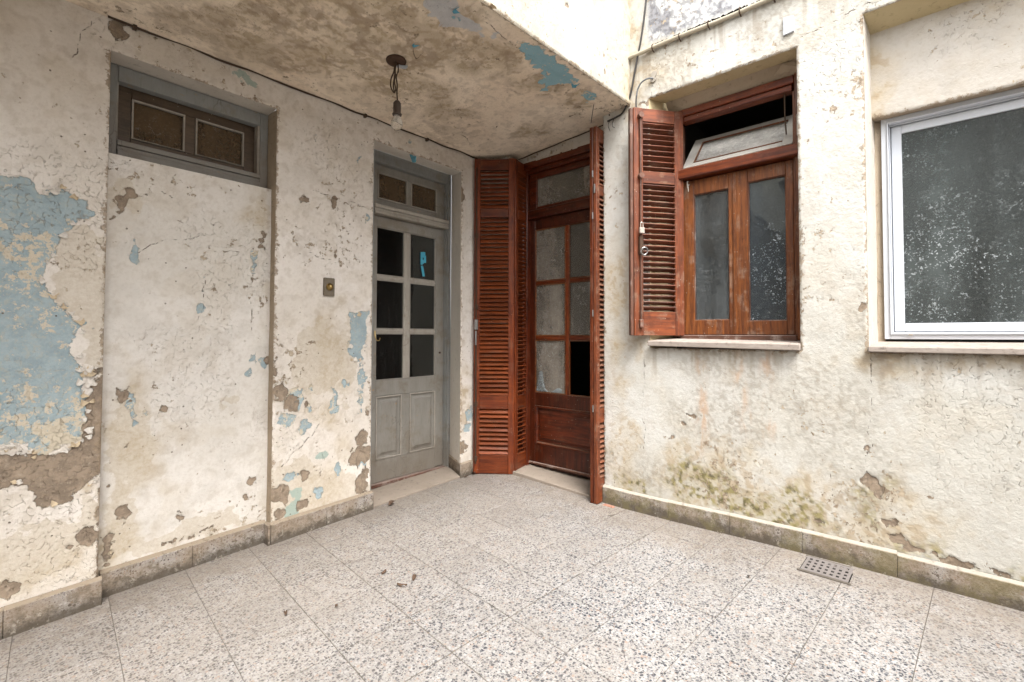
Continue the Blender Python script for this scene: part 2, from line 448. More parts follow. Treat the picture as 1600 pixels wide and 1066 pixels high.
G_FROST = glass('dull_hopper_glass', (.60, .58, .54), .95, .2, .4)
G_SHARD = glass('pale_film', (.55, .62, .64), .45, 0, .6)
def bulb_glass():
    n = NT('bulb_glass')
    n.fin((.95, .93, .88), .05)
    n.b.inputs['Transmission Weight'].default_value = .92
    n.b.inputs['IOR'].default_value = 1.2
    return n.m
M_BULB = bulb_glass()

# ------------------------------------------------------------------ object helpers
def tag(o, label=None, cat=None, group=None, kind=None):
    if label: o['label'] = label
    if cat: o['category'] = cat
    if group: o['group'] = group
    if kind: o['kind'] = kind
    return o
def empty(name, loc, rz=0, **kw):
    o = bpy.data.objects.new(name, None)
    COL.objects.link(o)
    o.empty_display_size = .1
    o.location = loc; o.rotation_euler = (0, 0, rz)
    return tag(o, **kw)
def link(name, me, parent=None, loc=None, rot=None):
    o = bpy.data.objects.new(name, me)
    COL.objects.link(o)
    if parent is not None: o.parent = parent
    if loc is not None: o.location = loc
    if rot is not None: o.rotation_euler = rot
    return o
class MB:
    """collects shapes and links them as one mesh object"""
    def __init__(s): s.bm = bmesh.new()
    def hexa(s, pts, bev=0.0):
        """eight corners: bottom ring then top ring"""
        b = bmesh.new()
        v = [b.verts.new(p) for p in pts]
        for f in ((3, 2, 1, 0), (4, 5, 6, 7), (0, 1, 5, 4), (1, 2, 6, 5), (2, 3, 7, 6), (3, 0, 4, 7)):
            b.faces.new([v[i] for i in f])
        bmesh.ops.recalc_face_normals(b, faces=b.faces)
        if bev: bmesh.ops.bevel(b, geom=b.edges[:], offset=bev, segments=1, affect='EDGES')
        t = bpy.data.meshes.new('t'); b.to_mesh(t); b.free(); s.bm.from_mesh(t); bpy.data.meshes.remove(t)
        return s
    def box(s, x0, x1, y0, y1, z0, z1, bev=0.0015):
        return s.hexa([(x0, y0, z0), (x1, y0, z0), (x1, y1, z0), (x0, y1, z0), (x0, y0, z1), (x1, y0, z1), (x1, y1, z1), (x0, y1, z1)], bev)
    def tube(s, pts, r, seg=8, caps=True):
        pts = [Vector(p) for p in pts]; rings = []
        ref = Vector((0, 0, 1))
        for i, p in enumerate(pts):
            a = pts[max(i-1, 0)]; c = pts[min(i+1, len(pts)-1)]
            d = (c-a).normalized()
            q = ref if abs(d.dot(ref)) < .92 else Vector((1, 0, 0))
            x = d.cross(q).normalized(); y = d.cross(x)
            rr = r[i] if isinstance(r, (list, tuple)) else r
            rings.append([s.bm.verts.new(p + (x*math.cos(k*2*math.pi/seg) + y*math.sin(k*2*math.pi/seg))*rr) for k in range(seg)])
        for a, c in zip(rings, rings[1:]):
            for k in range(seg):
                s.bm.faces.new((a[k], a[(k+1) % seg], c[(k+1) % seg], c[k]))
        if caps:
            s.bm.faces.new(rings[0][::-1]); s.bm.faces.new(rings[-1])
        return s
    def lathe(s, cx, cy, prof, seg=20):
        rings = [[s.bm.verts.new((cx + r*math.cos(k*2*math.pi/seg), cy + r*math.sin(k*2*math.pi/seg), z)) for k in range(seg)] for r, z in prof]
        for a, c in zip(rings, rings[1:]):
            for k in range(seg):
                s.bm.faces.new((a[k], a[(k+1) % seg], c[(k+1) % seg], c[k]))
        s.bm.faces.new(rings[0]); s.bm.faces.new(rings[-1])
        return s
    def quad(s, a, b, c, d):
        s.bm.faces.new([s.bm.verts.new(p) for p in (a, b, c, d)]); return s
    def grid_between(s, A, B, nu, nv, amp=0.0, seed=0):
        """ruled sheet between polyline A and polyline B, slightly uneven"""
        rnd = random.Random(seed)
        rows = []
        for j in range(nv+1):
            t = j/nv
            rows.append([s.bm.verts.new(Vector(A[i])*(1-t) + Vector(B[i])*t + Vector([rnd.uniform(-amp, amp) if 0 < j < nv else 0 for _ in range(3)])) for i in range(nu+1)])
        for j in range(nv):
            for i in range(nu):
                s.bm.faces.new((rows[j][i], rows[j][i+1], rows[j+1][i+1], rows[j+1][i]))
        return s
    def build(s, name, mat, parent=None, smooth=False, **kw):
        bmesh.ops.recalc_face_normals(s.bm, faces=s.bm.faces)
        me = bpy.data.meshes.new(name); s.bm.to_mesh(me); s.bm.free()
        me.materials.append(mat)
        if smooth:
            for p in me.polygons: p.use_smooth = True
        return link(name, me, parent, **kw)
def bez(pts, n=8):
    """Catmull-Rom through the points"""
    P = [Vector(p) for p in pts]; P = [P[0]] + P + [P[-1]]; out = []
    for i in range(1, len(P)-2):
        for k in range(n):
            t = k/n
            out.append(.5*((2*P[i]) + (P[i+1]-P[i-1])*t + (2*P[i-1]-5*P[i]+4*P[i+1]-P[i+2])*t*t + (3*P[i]-P[i-1]-3*P[i+1]+P[i+2])*t**3))
    out.append(P[-2]); return out

# ------------------------------------------------------------------ where old paint, bare render, moss and stains lie (metres on each surface)
LW_blue = [[(-0.008, 1.71), (0.117, 1.731), (0.163, 1.683), (0.227, 1.714), (0.301, 1.677), (0.319, 1.617), (0.269, 1.562), (0.222, 1.518), (0.214, 1.425), (0.197, 1.344), (0.192, 1.317), (0.228, 1.228), (0.277, 1.19), (0.318, 1.151), (0.286, 1.056), (0.302, 0.948), (0.333, 0.892), (0.329, 0.784), (0.337, 0.674), (0.259, 0.639), (0.185, 0.609), (0.13, 0.669), (0.014, 0.677)], [(1.546, 1.231), (1.667, 1.252), (1.664, 1.12), (1.629, 0.957), (1.593, 0.93), (1.545, 0.96), (1.526, 1.06)], (1.538, 0.81, 0.013, 0.032), (1.621, 0.836, 0.028, 0.089), (1.619, 0.695, 0.027, 0.081), (1.508, 0.812, 0.017, 0.028), (1.211, 0.736, 0.052, 0.058), (1.163, 0.623, 0.054, 0.043), (1.286, 0.684, 0.026, 0.034), (1.261, 0.585, 0.03, 0.047), (1.443, 0.701, 0.025, 0.07), (1.49, 0.591, 0.017, 0.024), (1.299, 0.801, 0.012, 0.019), (1.637, 0.311, 0.028, 0.048), (2.493, 3.137, 0.008, 0.005), (2.567, 0.486, 0.056, 0.06), (2.547, 0.389, 0.035, 0.04), (1.182, 0.311, 0.059, 0.029), (1.473, 0.304, 0.012, 0.02), (1.659, 1.863, 0.014, 0.016), (1.582, 2.215, 0.009, 0.021), (1.302, 2.245, 0.009, 0.012), (2.009, 2.338, 0.046, 0.027), (2.133, 2.336, 0.031, 0.01), (1.98, 2.456, 0.017, 0.014), (1.35, 0.181, 0.016, 0.026), (0.343, 1.132, 0.01, 0.006)]
LW_brown = [[(0.014, 0.665), (0.131, 0.651), (0.203, 0.602), (0.259, 0.618), (0.318, 0.65), (0.333, 0.783), (0.318, 0.92), (0.352, 0.978), (0.392, 0.888), (0.399, 0.512), (0.361, 0.501), (0.336, 0.458), (0.283, 0.405), (0.207, 0.407), (0.151, 0.497), (0.116, 0.54), (0.019, 0.457)], (0.338, 0.243, 0.03, 0.032), (0.104, 0.117, 0.026, 0.034), (0.386, 0.337, 0.013, 0.165), (0.39, 0.09, 0.016, 0.109), (0.287, 0.219, 0.007, 0.011), (1.123, 0.78, 0.031, 0.043), (1.19, 0.713, 0.044, 0.043), (1.271, 0.704, 0.022, 0.037), (1.635, 0.452, 0.042, 0.044), (1.619, 0.346, 0.074, 0.056), (1.565, 0.384, 0.036, 0.024), (1.634, 0.183, 0.051, 0.088), (1.211, 2.796, 0.004, 0.004), (1.227, 1.887, 0.024, 0.018), (1.141, 0.222, 0.059, 0.063), (1.262, 0.293, 0.034, 0.033), (1.129, 0.131, 0.032, 0.049), (1.17, 0.172, 0.036, 0.029), (1.268, 0.129, 0.031, 0.018), (1.36, 0.298, 0.021, 0.018), (1.096, 0.94, 0.011, 0.049), (1.435, 1.906, 0.012, 0.023), (1.42, 1.758, 0.009, 0.008), (2.494, 0.25, 0.055, 0.044), (2.452, 0.539, 0.013, 0.039), (2.494, 0.211, 0.035, 0.024), (2.394, 0.546, 0.012, 0.019), (1.67, 0.588, 0.014, 0.029), (0.398, 2.475, 0.022, 0.04), (0.419, 2.456, 0.022, 0.015), (1.439, 1.585, 0.004, 0.004), (2.466, 2.218, 0.049, 0.07)]
LW_cream = [[(0.231, 1.533), (0.319, 1.604), (0.382, 1.391), (0.392, 0.888), (0.333, 0.919), (0.301, 1.002), (0.268, 1.163), (0.209, 1.214), (0.188, 1.343)], (0.094, 1.585, 0.053, 0.076), (0.075, 1.657, 0.072, 0.05), (0.14, 0.206, 0.116, 0.125), (0.229, 0.252, 0.124, 0.103), (1.442, 0.12, 0.27, 0.153), (1.515, 0.961, 0.087, 0.237), (1.351, 0.967, 0.164, 0.226), (1.212, 0.215, 0.195, 0.18), (0.344, 0.348, 0.043, 0.136)]
LW_green = [(0.879, 2.47, 0.043, 0.03), (0.929, 2.457, 0.027, 0.024), (0.957, 2.451, 0.017, 0.018), (1.205, 0.217, 0.053, 0.036), (1.195, 0.13, 0.037, 0.079), (1.359, 0.395, 0.04, 0.03)]
LW_stain = [(1.382, 0.154, 0.126, 0.106), (1.461, 0.268, 0.086, 0.116), (1.411, 0.965, 0.082, 0.23), (0.159, 0.15, 0.182, 0.075), (0.354, 0.346, 0.044, 0.163), (2.477, 0.732, 0.068, 0.295)]
RP_blue = [(0.479, 0.795, 0.016, 0.029), (0.541, 0.75, 0.026, 0.021), (0.491, 0.735, 0.014, 0.024), (0.506, 0.695, 0.014, 0.015), (0.755, 1.249, 0.016, 0.023), (0.762, 1.301, 0.006, 0.026), (0.487, 1.476, 0.007, 0.018), (1.001, 1.506, 0.013, 0.028), (0.996, 0.984, 0.02, 0.041), (0.991, 0.935, 0.016, 0.032), (1.059, 0.953, 0.017, 0.039)]
RP_brown = [(0.455, 0.815, 0.016, 0.026), (0.432, 0.846, 0.011, 0.014), (1.001, 0.309, 0.02, 0.027), (0.765, 1.292, 0.003, 0.019), (0.681, 0.216, 0.017, 0.012), (0.736, 0.099, 0.077, 0.019), (0.607, 0.745, 0.013, 0.013), (0.471, 0.587, 0.007, 0.009), (0.98, 0.242, 0.009, 0.028), (1.028, 0.223, 0.013, 0.014), (0.958, 0.383, 0.01, 0.027), (0.996, 1.394, 0.007, 0.01), (0.644, 0.815, 0.005, 0.009), (1.045, 1.647, 0.01, 0.035), (1.079, 0.974, 0.01, 0.021), (0.461, 0.301, 0.013, 0.029), (0.527, 1.76, 0.014, 0.012), (0.465, 1.761, 0.009, 0.011), (0.437, 1.674, 0.006, 0.021), (0.414, 0.427, 0.017, 0.029), (0.41, 0.161, 0.019, 0.056), (0.477, 0.053, 0.019, 0.017)]
RP_cream = [(0.48, 1.689, 0.03, 0.048), (0.433, 1.753, 0.047, 0.059), (1.04, 1.753, 0.042, 0.092), (0.489, 0.613, 0.097, 0.205), (0.449, 0.304, 0.06, 0.173), (0.897, 0.745, 0.031, 0.034), (0.889, 0.713, 0.018, 0.02), (0.736, 0.131, 0.245, 0.063)]
RP_green = []
RP_stain = [(0.443, 0.621, 0.047, 0.172), (0.491, 0.525, 0.098, 0.146), (0.44, 0.193, 0.048, 0.115), (1.039, 1.788, 0.035, 0.143)]
CE_blue = [[(1.749, 1.495), (1.889, 1.434), (2.062, 1.436), (2.282, 1.476), (2.252, 1.55), (2.196, 1.658), (2.118, 1.645), (2.099, 1.571), (1.994, 1.566), (1.925, 1.564), (1.811, 1.531)], [(2.369, 1.51), (2.51, 1.484), (2.543, 1.527), (2.552, 1.593), (2.454, 1.574)], (2.214, 1.68, 0.027, 0.022), (1.422, 1.569, 0.018, 0.017)]
CE_pale = [[(1.198, 1.564), (1.282, 1.479), (1.482, 1.51), (1.644, 1.562), (1.625, 1.609), (1.509, 1.579), (1.426, 1.643), (1.302, 1.63)], (1.622, 1.584, 0.028, 0.035)]
CE_brown = []
CE_stain = [[(0.58, 2.396), (0.724, 2.01), (1.258, 1.451), (1.614, 1.577), (1.967, 1.626), (2.357, 1.641), (2.18, 1.751), (1.911, 1.766), (1.64, 1.941), (1.597, 2.166), (1.25, 2.521), (0.97, 2.506), (0.697, 2.462)], (1.703, 2.157, 0.148, 0.135), (1.869, 1.634, 0.139, 0.114), (1.918, 2.266, 0.12, 0.111), (2.588, 2.078, 0.116, 0.099), (1.496, 2.267, 0.214, 0.118), (2.466, 1.595, 0.124, 0.11)]
CE_green = []
CE_cream = []
RW_moss = [[(1.169, 0.213), (1.109, 0.366), (0.923, 0.373), (0.69, 0.267), (0.539, 0.195), (0.483, 0.112), (0.692, 0.106), (0.925, 0.118), (1.11, 0.149)], (1.356, 0.135, 0.087, 0.024), (0.431, 0.253, 0.061, 0.083), (0.413, 0.169, 0.096, 0.038), (0.188, 0.4, 0.043, 0.042), (0.183, 0.282, 0.034, 0.042), (0.525, 0.215, 0.087, 0.098), (1.656, 0.349, 0.01, 0.008), (0.093, 0.137, 0.06, 0.023), (-0.006, 0.149, 0.087, 0.028), (-0.147, 0.128, 0.099, 0.024), (-0.276, 0.126, 0.073, 0.031)]
RW_brown = [(1.139, 0.495, 0.019, 0.027), (0.015, 0.154, 0.052, 0.014), (-0.088, 0.136, 0.062, 0.014), (-0.185, 0.127, 0.051, 0.013), (-0.276, 0.119, 0.047, 0.017), (0.203, 0.577, 0.012, 0.015), (0.481, 2.73, 0.003, 0.003), (0.099, 0.181, 0.024, 0.018), (0.193, 0.423, 0.024, 0.018), (0.165, 0.39, 0.014, 0.027), (0.405, 0.19, 0.028, 0.022), (1.457, 2.537, 0.004, 0.004), (1.174, 2.591, 0.093, 0.02), (0.192, 2.619, 0.009, 0.018), (-0.136, 0.635, 0.01, 0.008), (0.892, -0.106, 0.003, 0.003), (1.069, 0.592, 0.012, 0.019), (1.031, 0.634, 0.019, 0.011), (0.136, 0.25, 0.028, 0.017), (0.218, 1.243, 0.012, 0.016), (0.236, 1.183, 0.012, 0.012)]
RW_rust = [(0.98, 0.881, 0.029, 0.168), (0.964, 0.678, 0.025, 0.222), (0.755, 0.876, 0.026, 0.148), (0.733, 0.737, 0.016, 0.105), (0.63, 0.934, 0.034, 0.116), (0.616, 0.782, 0.027, 0.122), (0.607, 2.225, 0.003, 0.003)]
RW_stain = [[(1.546, 1.551), (1.462, 1.459), (1.464, 0.792), (1.525, 0.746), (1.581, 0.912)], (1.352, 1.043, 0.086, 0.081), (0.091, 0.985, 0.131, 0.042), (-0.122, 0.983, 0.222, 0.027), (-0.104, 2.359, 0.022, 0.002), (0.889, 0.307, 0.328, 0.216), (0.269, 0.261, 0.35, 0.153), (1.466, 0.378, 0.09, 0.248), (1.409, 3.053, 0.059, 0.512), (1.343, 2.773, 0.073, 0.168)]
RW_grime = [(0.918, 0.976, 0.171, 0.147), (0.7, 0.809, 0.183, 0.209), (0.393, 0.738, 0.23, 0.255), (0.886, 0.65, 0.265, 0.218), (0.217, 0.424, 0.143, 0.181), (0.161, 1.001, 0.07, 0.18), (0.601, 2.783, 0.224, 0.14), (0.262, 2.666, 0.136, 0.064), (1.092, 2.761, 0.163, 0.158), (1.313, 0.243, 0.247, 0.12)]
RW_black = []
RW_green = []
RW_blue = []
RW_cream = []
LCR = [[(0.255, 2.574), (0.28, 2.518), (0.316, 2.481), (0.303, 2.432), (0.283, 2.367), (0.255, 2.284), (0.25, 2.255)], [(1.73, 1.918), (1.59, 1.923), (1.418, 1.933), (1.298, 1.944)], [(1.266, 1.581), (1.343, 1.565), (1.436, 1.538), (1.486, 1.56)], [(1.139, 0.373), (1.245, 0.46), (1.356, 0.59)]]
PCR = [[(0.496, 1.48), (0.605, 1.56), (0.794, 1.606)], [(0.795, 1.524), (1.026, 1.555)], [(0.763, 1.406), (0.765, 1.276), (0.745, 1.178)], [(0.988, 1.289), (0.985, 1.115)], [(0.576, 1.787), (0.64, 1.764)]]
RCR = [[(0.473, 2.652), (0.382, 2.66), (0.236, 2.686), (0.161, 2.698)], [(1.536, 0.117), (1.513, 0.226), (1.355, 0.376), (1.342, 0.438)], [(1.139, 0.468), (1.069, 0.554), (1.012, 0.636), (0.975, 0.64)], [(0.348, 0.429), (0.344, 0.336), (0.372, 0.267)], [(1.3, 2.551), (1.214, 2.808), (1.222, 2.933)], [(1.068, 0.762), (0.919, 0.829), (0.831, 0.925)], [(0.188, 0.744), (0.196, 0.578), (0.228, 0.512)], [(1.321, 1.023), (1.329, 0.4)], [(0.187, 1.0), (0.188, 0.759)]]
CCR = [[(1.31, 2.275), (1.392, 2.308), (1.496, 2.267)], [(1.266, 2.553), (1.45, 2.514)], [(1.41, 1.889), (1.489, 1.966), (1.484, 1.891)], [(2.186, 2.379), (2.435, 2.543)], [(1.503, 1.489), (1.681, 1.512), (1.898, 1.525)]]


def vnoise(u, v, sc, seed):
    rs = np.random.RandomState(seed); T = rs.rand(256, 256)
    x = u*sc + 1000.3; y = v*sc + 1000.7
    xi = np.floor(x).astype(int); yi = np.floor(y).astype(int)
    fx = x-xi; fy = y-yi; fx = fx*fx*(3-2*fx); fy = fy*fy*(3-2*fy)
    g = lambda a, b: T[a % 256, b % 256]
    return (g(xi, yi)*(1-fx) + g(xi+1, yi)*fx)*(1-fy) + (g(xi, yi+1)*(1-fx) + g(xi+1, yi+1)*fx)*fy
def fbm(u, v, sc, seed, o=4):
    return sum(vnoise(u, v, sc*2**i, seed+i)*.5**i for i in range(o))/sum(.5**i for i in range(o))
def sdf(shapes, u, v):
    d = np.full(u.shape, -.3)
    for s in shapes:
        if isinstance(s, tuple):
            cu, cv, ru, rv = s
            e = (1-np.sqrt(((u-cu)/max(ru, .004))**2 + ((v-cv)/max(rv, .004))**2))*min(max(ru, .006), max(rv, .006))*1.15
        else:
            P = np.array(s); inside = np.zeros(u.shape, bool); dd = np.full(u.shape, 9.0)
            for i in range(len(P)):
                a, b = P[i], P[(i+1) % len(P)]
                ab = b-a; t = np.clip(((u-a[0])*ab[0] + (v-a[1])*ab[1])/max(ab@ab, 1e-9), 0, 1)
                dd = np.minimum(dd, np.hypot(u-a[0]-t*ab[0], v-a[1]-t*ab[1]))
                c = (a[1] > v) != (b[1] > v)
                xx = a[0] + (v-a[1])/np.where(abs(ab[1]) < 1e-9, 1e-9, ab[1])*ab[0]
                inside ^= c & (u < xx)
            e = np.where(inside, dd, -dd)
        d = np.maximum(d, e)
    return np.clip(d, -.3, .3)
ATTRS = ('blue', 'brown', 'cream', 'green', 'pale')
SOFT = ('stain', 'moss', 'rust', 'grime')
def sst(x, a, b):
    q = np.clip((x-a)/(b-a), 0, 1); return q*q*(3-2*q)
def lay(c, m, col):
    return c*(1-m[..., None]) + np.array(col)[None, None, :]*m[..., None]
def tint(u, v, shapes, pal, seed, black=None, drips=None, soot=False, mott=1.0):
    """slow tones of a plastered face: old coats, damp, moss, rust runs"""
    A, B = pal
    big = fbm(u, v, 2.2, seed, 5); med = fbm(u, v, 11, seed+3, 5)
    w1 = fbm(u, v, 9, seed+6, 3)-.5; w2 = fbm(u, v, 9, seed+8, 3)-.5
    uu, vv = u+.07*w1, v+.07*w2
    mot = fbm(uu, vv, 7, seed+11, 6); hi = fbm(uu, vv, 34, seed+17, 5)
    S_ = {k: sdf(shapes.get(k, []), u, v) for k in SOFT}
    c = np.zeros(u.shape+(3,)) + np.array(A)
    c = lay(c, sst(big, .38, .64), B)
    c = lay(c, sst(med, .5, .72)*.35, [x*.84 for x in B])
    c = lay(c, sst(mot, .53, .62)*.24*mott, (.50, .42, .31))
    c = lay(c, sst(hi, .54, .70)*.28*mott, (.36, .29, .215))
    st = sst(S_['stain']+.28*(mot-.5), -.09, .07)
    c = lay(c, st*(.18+.42*sst(med, .3, .65)), (.47, .385, .26))
    c = lay(c, st*sst(hi, .50, .62)*.40, (.33, .23, .12))
    gm = sst(S_['grime']+.4*(mot-.5), -.10, .10)
    c = lay(c, gm*sst(fbm(u, v, 62, seed+19, 4), .46, .62)*.42, (.25, .215, .17))
    c = lay(c, gm*.10, (.30, .27, .22))
    strk = fbm(u, v*.16, 26, seed+21, 4)
    rs = sst(S_['rust']+.10*(strk-.5), -.030, .030)
    c = lay(c, rs*sst(fbm(uu, vv*.3, 40, seed+27, 4), .34, .66)*.65, (.47, .29, .17))
    if soot:
        w3 = fbm(u, v, 16, seed+31, 4)-.5; w4 = fbm(u, v, 16, seed+33, 4)-.5
        br_ = fbm(u+.20*w3, v+.20*w4, 17, seed+35, 6)
        sm_ = np.maximum(sst(S_['stain']+.5*(big-.5)+.3*(mot-.5), -.10, .10), .60*sst(fbm(u, v, 3, seed+37, 4), .50, .62))
        c = lay(c, sm_*sst(mot, .44, .64)*.28, (.40, .315, .24))
        c = lay(c, sm_*sst(br_, .49, .62)*.48, (.27, .195, .135))
    ms = sst(S_['moss']+.30*(mot-.5), -.05, .05)
    hi = fbm(u, v, 60, seed+43, 4)
    mc = np.array((.29, .25, .115))[None, None]*(1-sst(hi, .42, .72))[..., None] + np.array((.105, .092, .045))[None, None]*sst(hi, .42, .72)[..., None]
    k_ = ms*(.20+.78*sst(fbm(u, v, 48, seed+41, 4), .42, .62))
    c = c*(1-k_[..., None]) + mc*k_[..., None]
    if drips is not None:
        d = drips(u, v)
        c = lay(c, d*sst(fbm(u, v*.06, 34, seed+51, 4), .50, .66)*.62, (.30, .255, .20))
    if black is not None:
        bk = black(u, v)
        c = lay(c, bk*.55, (.53, .55, .58))
        mo = fbm(u, v*.35, 17, seed+61, 6)
        c = lay(c, bk*sst(mo, .47, .60)*.80, (.20, .20, .22))
        c = lay(c, bk*sst(hi, .50, .58)*.55, (.10, .10, .115))
    return c
def lines(lo, hi, fine_lo, fine_hi, step, coarse, must):
    L = set()
    x = lo
    seg = sorted({lo, hi, min(max(fine_lo, lo), hi), min(max(fine_hi, lo), hi), *[m for m in must if lo <= m <= hi]})
    for a, b in zip(seg, seg[1:]):
        st = step if (a >= fine_lo-1e-6 and b <= fine_hi+1e-6) else coarse
        k = max(1, int(math.ceil((b-a)/st-1e-6)))
        L.update(np.round(np.linspace(a, b, k+1), 5).tolist())
    return np.array(sorted(L))
def surface(name, U, V, to3d, holes, shapes, mat, parent, amp=.004, black=None, bevel_edges=(), seed=3, edge_round=.006, pal=((.6, .55, .48), (.52, .47, .4)), drips=None, soot=False, cracks=(), mott=1.0):
    """a plastered face: fine grid, openings left out, uneven surface, rounded arrises at the openings"""
    u, v = np.meshgrid(U, V, indexing='ij')
    nu, nv = u.shape
    cu = (U[:-1]+U[1:])/2; cv = (V[:-1]+V[1:])/2
    keep = np.ones((nu-1, nv-1), bool)
    ed = np.full(u.shape, 9.0)
    for (a, b, c, d) in holes:
        keep &= ~(((cu > a) & (cu < b))[:, None] & ((cv > c) & (cv < d))[None, :])
        du = np.maximum(np.maximum(a-u, u-b), 0); dw = np.maximum(np.maximum(c-v, v-d), 0)
        ins = (u > a+1e-6) & (u < b-1e-6) & (v > c+1e-6) & (v < d-1e-6)
        ed = np.where(ins, ed, np.minimum(ed, np.hypot(du, dw)))
    for e in bevel_edges:
        ed = np.minimum(ed, np.abs((u if e[0] == 'u' else v)-e[1]))
    h = (fbm(u, v, 1.3, seed, 3)-.5)*amp*2 + (fbm(u, v, 7, seed+9, 3)-.5)*amp*.8 + (fbm(u, v, 28, seed+5, 2)-.5)*.0016
    f = np.clip(ed/.03, 0, 1)
    h = h*f
    rag = .6 + .9*fbm(u, v, 22, seed+20, 2)
    t = np.clip(1-ed/(.010*rag), 0, 1)
    h = h - edge_round*t*t
    S_ = {k: sdf(shapes.get(k, []), u, v) for k in ATTRS}
    sm = lambda d: np.clip(d/.006+.5, 0, 1)
    wob = (fbm(u, v, 14, seed+40, 3)-.5)*.065 + (fbm(u, v, 42, seed+44, 3)-.5)*.040 - .003
    for k in ATTRS: S_[k] = S_[k] + wob*(1.0 if k in ('blue', 'brown', 'green') else 1.5)
    h = h - .0028*sm(S_['brown'])*f - .0016*sm(S_['blue'])*f
    co = to3d(u.ravel(), v.ravel(), h.ravel())
    idx = np.arange(nu*nv).reshape(nu, nv)
    q = np.stack([idx[:-1, :-1], idx[1:, :-1], idx[1:, 1:], idx[:-1, 1:]], -1)[keep]
    me = bpy.data.meshes.new(name)
    used = np.unique(q); remap = np.full(nu*nv, -1); remap[used] = np.arange(len(used))
    q = remap[q]; co = co[used]
    me.vertices.add(len(co)); me.vertices.foreach_set('co', co.astype(np.float32).ravel())
    me.loops.add(q.size); me.loops.foreach_set('vertex_index', q.ravel().astype(np.int32))
    me.polygons.add(len(q)); me.polygons.foreach_set('loop_start', np.arange(0, q.size, 4, dtype=np.int32))
    me.update(calc_edges=True)
    for k in ATTRS:
        a = me.attributes.new(k, 'FLOAT', 'POINT'); a.data.foreach_set('value', S_[k].ravel()[used].astype(np.float32))
    a = me.attributes.new('edge', 'FLOAT', 'POINT'); a.data.foreach_set('value', ed.ravel()[used].astype(np.float32))
    gt = fbm(u, v, 3.2, seed+71, 4); g2 = fbm(u, v, 2.1, seed+75, 4)
    g2 = np.maximum(g2, .45+.35*np.clip(S_['blue']*20, 0, .3))
    ckd = np.full(u.shape, .2)
    if cracks:
        wu = (fbm(u, v, 14, seed+81, 4)-.5)*.045; wv = (fbm(u, v, 14, seed+85, 4)-.5)*.045
        for pl_ in cracks:
            for (p0, p1) in zip(pl_, pl_[1:]):
                ax, ay = p0; bx, by = p1; LL = (bx-ax)**2+(by-ay)**2
                tt = np.clip(((u+wu-ax)*(bx-ax)+(v+wv-ay)*(by-ay))/LL, 0, 1)
                ckd = np.minimum(ckd, np.hypot(u+wu-ax-tt*(bx-ax), v+wv-ay-tt*(by-ay)))
    for nm, arr in (('gate', np.clip((gt-.5)*3, -1, 1)), ('gate2', g2), ('crack', ckd)):
        a = me.attributes.new(nm, 'FLOAT', 'POINT'); a.data.foreach_set('value', arr.ravel()[used].astype(np.float32))
    tc = tint(u, v, shapes, pal, seed+100, black, drips, soot, mott).reshape(-1, 3)[used]
    a = me.attributes.new('tint', 'FLOAT_COLOR', 'POINT'); a.data.foreach_set('color', np.c_[tc, np.ones(len(tc))].astype(np.float32).ravel())
    me.polygons.foreach_set('use_smooth', np.ones(len(q), bool))
    me.materials.append(mat)
    # faces must look into the courtyard
    o = link(name, me, parent)
    return o
def flip(o):
    o.data.flip_normals(); return o

def fz(x, y):
    """the paving falls towards the left and dips by the doorway"""
    return -.0764 + .0329*x + .0059*y - .024*math.exp(-((x-2.85)**2 + (y-1.4)**2)/.45)

# ================================================================== FLOOR
fl = MB()
gx = [-2.4 + .2*i for i in range(30)]; gy = [-2.6 + .2*i for i in range(30)]
rows = [[fl.bm.verts.new((x, y, fz(x, y)-.0025)) for y in gy] for x in gx]
for i in range(len(gx)-1):
    for j in range(len(gy)-1):
        fl.bm.faces.new((rows[i][j], rows[i+1][j], rows[i+1][j+1], rows[i][j+1]))
floor = tag(fl.build('floor', M_MORTAR), kind='structure')
PU, PV, TH = .2845, .2915, -.085
tile_me = []
for k in range(6):
    b = MB(); g = (.0008 if k < 3 else .0017) + .0002*(k % 3)
    b.box(-PU/2+g, PU/2-g, -PV/2+g*1.3, PV/2-g*1.3, -.012, 0, .0010)
    bmesh.ops.recalc_face_normals(b.bm, faces=b.bm.faces)
    me = bpy.data.meshes.new('tile'); b.bm.to_mesh(me); b.bm.free(); me.materials.append(M_TILE); tile_me.append(me)
cT, sT = math.cos(TH), math.sin(TH)
ntile = 0
DX0, DX1, DY0, DY1 = 2.556, 2.757, .262, .440        # outline of the drain, no hole is cut
for i in range(-13, 9):
    for j in range(-14, 8):
        a = (i+.5)*PU; b = (j+.5)*PV
        x = 1.152 + a*cT - b*sT; y = 1.285 + a*sT + b*cT
        if not (-1.75 < x < 2.98 and -1.9 < y < 2.95): continue
        if x < -.4 and y < .3: continue
        if x < -1.2 or y < -1.3: continue
        ex = .1
        zx = (fz(x+ex, y)-fz(x-ex, y))/(2*ex); zy = (fz(x, y+ex)-fz(x, y-ex))/(2*ex)
        nrm = Vector((-zx, -zy, 1)).normalized()
        ux = (Vector((cT, sT, zx*cT+zy*sT)) + Vector((0, 0, random.uniform(-.001, .001)))).normalized()
        uy = nrm.cross(ux).normalized(); nn = ux.cross(uy)
        m = Matrix((ux, uy, nn)).transposed().to_4x4()
        m.translation = Vector((x, y, fz(x, y) + random.uniform(-.0005, .0005)))
        o = link('tile', tile_me[random.randrange(3) + (3 if (i in (-1, 0) or j in (-1, 0)) else 0)], floor)
        o.matrix_world = m
        ntile += 1

